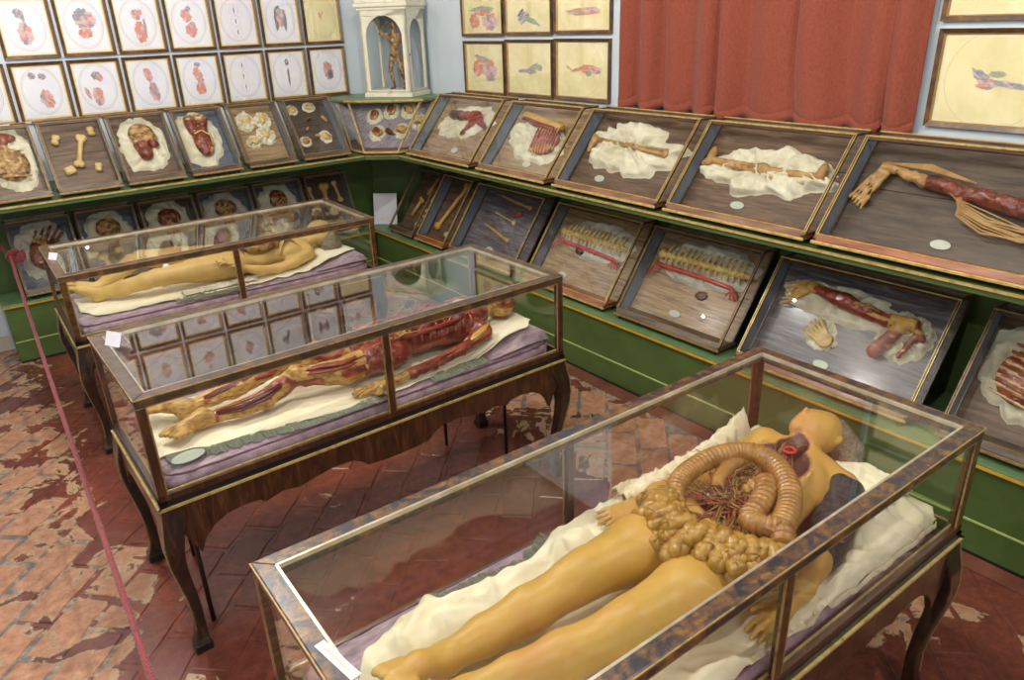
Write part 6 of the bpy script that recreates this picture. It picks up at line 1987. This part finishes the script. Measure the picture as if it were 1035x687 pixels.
Sp('R5', 'wax_arm_model', 'large flayed brown arm with loose cords in the dark vitrine', .465, .46, .02, .01).field('arm', ['mix_red', 'bone_brown', 'muscle_dark'], (.56, .24, .12), f, h=.006, rough=.006, fr=50, matfn=lambda c: np.where(vnoise(c[:, 0] * 8, c[:, 1] * 55, c[:, 2] * 55, 5) > .05, np.where(c[:, 0] < -.2, 1, 2), np.where(c[:, 0] < -.34, 1, 0))).tubes('loose_cords', 'bone_brown', [([(-.12 + .01 * q, .03, .05), (-.03, -.01 - .008 * q, .045), (.08, -.045 - .010 * q + .01 * rs.uniform(-1, 1), .035), (.22, -.075 - .008 * q + .012 * rs.uniform(-1, 1), .03), (.36, -.085 - .006 * q, .035), (.50, -.075 - .012 * (q % 3), .04)], .003 + .001 * (q % 3)) for q in range(9)] + [([(-.38, .12, .05), (-.2, .10 + .008 * q, .065), (.0, .06, .07)], .004) for q in range(4)], 6)

# --- lower right
Sp('r0', 'wax_bones', 'pair of short yellow bones standing in the narrow corner vitrine', .52, .50, 1.35, .004).tubes('bones', 'tendon', [([(-.19, .03, .02), (-.02, .02, .02)], .016), ([(.04, -.01, .02), (.20, -.03, .02)], .014)], 8).field('knobs', 'tendon', (.23, .08, .06), lambda F: F.ell((-.02, .045, .02), (.02, .02, .02), .01).ell((-.03, .0, .02), (.022, .02, .02), .01).ell((.2, -.03, .02), (.018, .022, .018), .01))
Sp('r0', 'wax_bones', 'string of small white bones beside the short yellow ones', .84, .46, 1.35, .004).field('beads', 'bone', (.23, .05, .06), lambda F: [F.ell((-.18 + .05 * q, .01 * (-1) ** q, .016), (.02, .015, .016), .004) for q in range(8)])
Sp('r1', 'wax_bone', 'one long yellow bone lying up the board of the narrow vitrine', .45, .50, 1.2, .002).field('bone', 'tendon', (.26, .06, .08), lambda F: bone_shape(F, .42, .017, 1.7), h=.005)
for i, (u, v, L, a, lab) in enumerate([(.52, .80, .36, -.10, 'upper thin yellow bone in the vitrine crossed by reflections'), (.46, .56, .26, -.14, 'short middle rod in the vitrine crossed by reflections'), (.44, .34, .34, -.22, 'lower tapering bone in the vitrine crossed by reflections')]):
    Sp('r2', 'wax_bone', lab, u, v, a, .002).field('bone', ['tendon', 'bone'][i % 2], (L / 2 + .05, .05, .06), lambda F, L=L, i=i: F.cap((-L / 2, 0, .012), (L / 2, 0, .012), .008, .013 if i != 1 else .007, .008).ell((L / 2, 0, .013), (.02, .018, .014), .008), h=.004)
Sp('r2', 'wax_fragment', 'faint red muscle scrap between the thin bones', .60, .64, .2, .002).field('wax', 'muscle', (.08, .05, .04), lambda F: F.ell((0, 0, .006), (.055, .024, .010), .006).ell((.03, .015, .008), (.024, .016, .010), .006), h=.004)


def spine(key, lab, u, v, ang, L, cl_lab, seed, heart):
    cloth(key, cl_lab, u, v + .03, L / VIT[key]['w'] * .54, .24, seed, ang, amp=.018, mat='cloth_grey')
    s = Sp(key, 'wax_spine', lab, u, v, ang, .012)
    def f(F):
        F.cap((-L / 2, .03, .02), (L / 2, .0, .02), .020, .016, .01)
        for q in range(15):
            x = -L / 2 + L * q / 15
            F.ell((x, .03 - .03 * q / 15, .03), (.010, .024, .018), .005)
        F.ell((-L / 2 - .01, .03, .025), (.022, .03, .022), .008)
    s.field('vertebrae', 'spine', (L / 2 + .05, .09, .07), f, h=.005, rough=.002)
    mb = []
    for q in range(14):
        x = -L / 2 + .03 + (L - .05) * q / 14
        y = .03 - .03 * q / 15
        mb.append(([(x, y + .01, .03), (x + .012, y + .05, .028), (x + .02, y + .075, .018)], [.009, .008, .006]))
        mb.append(([(x, y - .01, .03), (x + .008, y - .04, .03), (x + .012, y - .058, .02)], [.008, .0075, .005]))
    s.tubes('rib_stumps', 'spine', mb, 6)
    a = Sp(key, 'wax_artery', 'branching red artery below the ' + ('spine with the dark heart' if heart else 'spine over the violet stain'), u, v, ang, .026, group=SPG)
    tr = [(-L / 2 - .02, -.03, .01), (-L / 2 + .06, -.045, .02), (0, -.06, .018), (L / 2 - .08, -.085, .016), (L / 2 - .03, -.10 if heart else -.15, .012)]
    ln = [(tr, [.012, .016, .014, .013, .009])]
    for q in range(5): ln.append(([(-L / 2 + .0, -.035, .015), (-L / 2 - .03 - .01 * q, -.01 - .028 * q, .012)], [.006, .003]))
    for q in range(6):
        x = -L / 2 + .10 + q * .05
        ln.append(([(x, -.05 - .008 * q, .018), (x + .015, -.03 - .006 * q, .016)], [.004, .003]))
    for q in range(4): ln.append(([(L / 2 - .08, -.085, .016), (L / 2 - .10 + .03 * q, -.14 - .01 * (q % 2), .01)], [.006, .003]))
    a.tubes('vessels', 'artery', ln, 7)
    if heart:
        Sp(key, 'wax_heart', 'dark brown wax heart hanging on the red artery', u - .12, v - .14, ang, .012).field('heart', 'muscle_dark', (.07, .07, .07), lambda F: F.ell((0, 0, .018), (.036, .030, .026), .01).ell((-.015, .018, .022), (.02, .018, .018), .01))
    else:
        Sp(key, 'wax_kidney', 'violet grey stain-like organ below the branching artery', u + .06, v - .27, ang, .002).field('organ', 'organ', (.06, .05, .04), lambda F: F.ell((0, 0, .006), (.042, .028, .012), .01).ell((.02, .01, .008), (.02, .016, .010), .008))


spine('r3', 'yellow spine with rib stumps above a dark heart', .52, .56, .04, .60, 'grey-white cloth behind the spine with the dark heart', 91, True)
spine('r4', 'yellow spine with rib stumps above a violet stain', .53, .62, .05, .62, 'grey-white cloth behind the spine over the violet stain', 93, False)
cloth('r5', 'long cream cloth under the red flayed arm', .40, .64, .36, .17, 95, -.04, amp=.020)
cloth('r5', 'cream cloth end under the shoulder of the flayed arm', .78, .52, .14, .21, 96, .2, amp=.018)
def f(F):
    F.cap((-.20, .06, .03), (.0, .02, .036), .026, .036, .02).cap((.0, .02, .036), (.22, -.02, .036), .036, .030, .02).ell((-.03, .03, .045), (.09, .03, .03), .02).ell((.12, .0, .045), (.08, .028, .028), .02)
    F.cap((.24, .0, .036), (.34, .0, .036), .020, .028, .015).cap((.34, .0, .036), (.40, -.06, .03), .024, .018, .015).cap((.30, -.02, .03), (.22, -.17, .02), .030, .034, .02).cap((.37, -.05, .03), (.33, -.16, .02), .016, .012, .01)
    for q in range(5): F.chain([(-.20, .065 - .006 * q, .03), (-.27, .07 - .026 * q, .026), (-.33, .055 - .030 * q, .018)], [.014, .009, .007], .006)
Sp('r5', 'wax_arm_model', 'red flayed arm with hand and shoulder blade on cream cloth', .44, .62, .02, .016).field('arm', ['muscle', 'tendon'], (.44, .22, .10), f, h=.006, rough=.004, matfn=lambda c: ((c[:, 0] < -.17) | ((c[:, 0] > .24) & (c[:, 0] < .36) & (c[:, 1] > -.06)) | (vnoise(c[:, 0] * 10, c[:, 1] * 60, c[:, 2] * 60, 5) > .35)).astype(int))
cloth('r5', 'small cream cloth under the separate hand', .37, .34, .10, .13, 97, -.5, amp=.010)
s = Sp('r5', 'wax_hand_model', 'separate tan hand skeleton lying below the flayed arm', .37, .34, -.55, .012)
def f(F):
    F.ell((.04, 0, .014), (.045, .04, .014), .01)
    for q in range(5): F.chain([(.02, -.03 + .015 * q, .016), (-.04, -.042 + .021 * q, .02), (-.088 + .008 * abs(q - 2), -.048 + .024 * q, .012)], [.009, .008, .006], .004)
s.field('hand', 'bone', (.12, .08, .06), f, h=.0045)
cloth('r6', 'pale cloth under the red striped rib piece', .32, .54, .32, .38, 99, -.6, amp=.022)
def f(F):
    F.ell((0, -.05, .03), (.13, .13, .040), .02).cap((-.04, .07, .03), (-.03, .19, .03), .045, .030, .02)
    for q in range(7): F.cap((-.11, -.16 + .036 * q, .062), (.11, -.175 + .036 * q, .062), .007, .007, .004)
Sp('r6', 'wax_ribs', 'red rib piece with pale bands at the right edge', .30, .56, -.15, .016).field('ribs', ['muscle', 'bone'], (.19, .24, .10), f, h=.006, matfn=lambda c: ((np.sin((c[:, 1] + .08 * c[:, 0]) * 185 + 1.6) > .62) | (c[:, 1] > .075)).astype(int)).tubes('cords', 'bone_brown', [([(.0 + .02 * q, .15, .04), (.06 + .03 * q, .05, .045), (.12 + .02 * q, -.05, .03)], .006) for q in range(4)])

# ------------------------------------------------------------------ barrier rope
def rope():
    t = thing('barrier_rope', 'red twisted barrier rope knotted at the bench end and running forward', 'rope', (.26, 5.9, .8))
    A, B = Vector((.262, 5.90, .816)), Vector((.085, 1.45, .80))
    n = 520
    pts = []
    for i in range(n):
        u = i / (n - 1)
        p = A.lerp(B, u)
        p.z -= .22 * math.sin(PI * u) * .9
        pts.append(p)
    return t, pts


def twisted(pts, r, strands, pitch):
    mb = MB()
    for s in range(strands):
        line = []
        acc = 0
        for i, p in enumerate(pts):
            d = (pts[min(i + 1, len(pts) - 1)] - pts[max(i - 1, 0)]).normalized()
            if i: acc += (pts[i] - pts[i - 1]).length
            a = Vector((0, 0, 1)).cross(d)
            a = a.normalized() if a.length > .01 else Vector((1, 0, 0))
            b = d.cross(a)
            th = 2 * PI * (acc / pitch + s / strands)
            line.append(p + (a * math.cos(th) + b * math.sin(th)) * r * .5)
        mb.tube(line, r * .58, 6)
    return mb


t, pts = rope()
twisted(pts, .0092, 3, .040).build('strands', M['rope'], t, smooth=True, world=True)
kn = [Vector((.262 + .030 * math.cos(a) + .004 * a, 5.885 + .022 * math.sin(a * 2), .80 + .034 * math.sin(a))) for a in [i * .22 for i in range(62)]]
twisted(kn, .013, 3, .05).build('knot', M['rope'], t, smooth=True, world=True)
up_ = [Vector((.258, 5.90, .81)).lerp(Vector((.17, 6.30, .93)), i / 60) for i in range(61)]
twisted(up_, .0125, 3, .05).build('tail', M['rope'], t, smooth=True, world=True)
dn = [Vector((.275, 5.88, .80)).lerp(Vector((.262, 5.87, .70)), i / 20) for i in range(21)]
twisted(dn, .011, 3, .05).build('loose_end', M['rope'], t, smooth=True, world=True)
mb = MB().tube([(.165, 6.28, .93), (.165, 6.3765, .93)], .008, 8)
o = single('wall_hook', mb, M['iron'], 'iron hook holding the red rope at the bench end', 'hook', (.165, 6.38, .93), smooth=True)
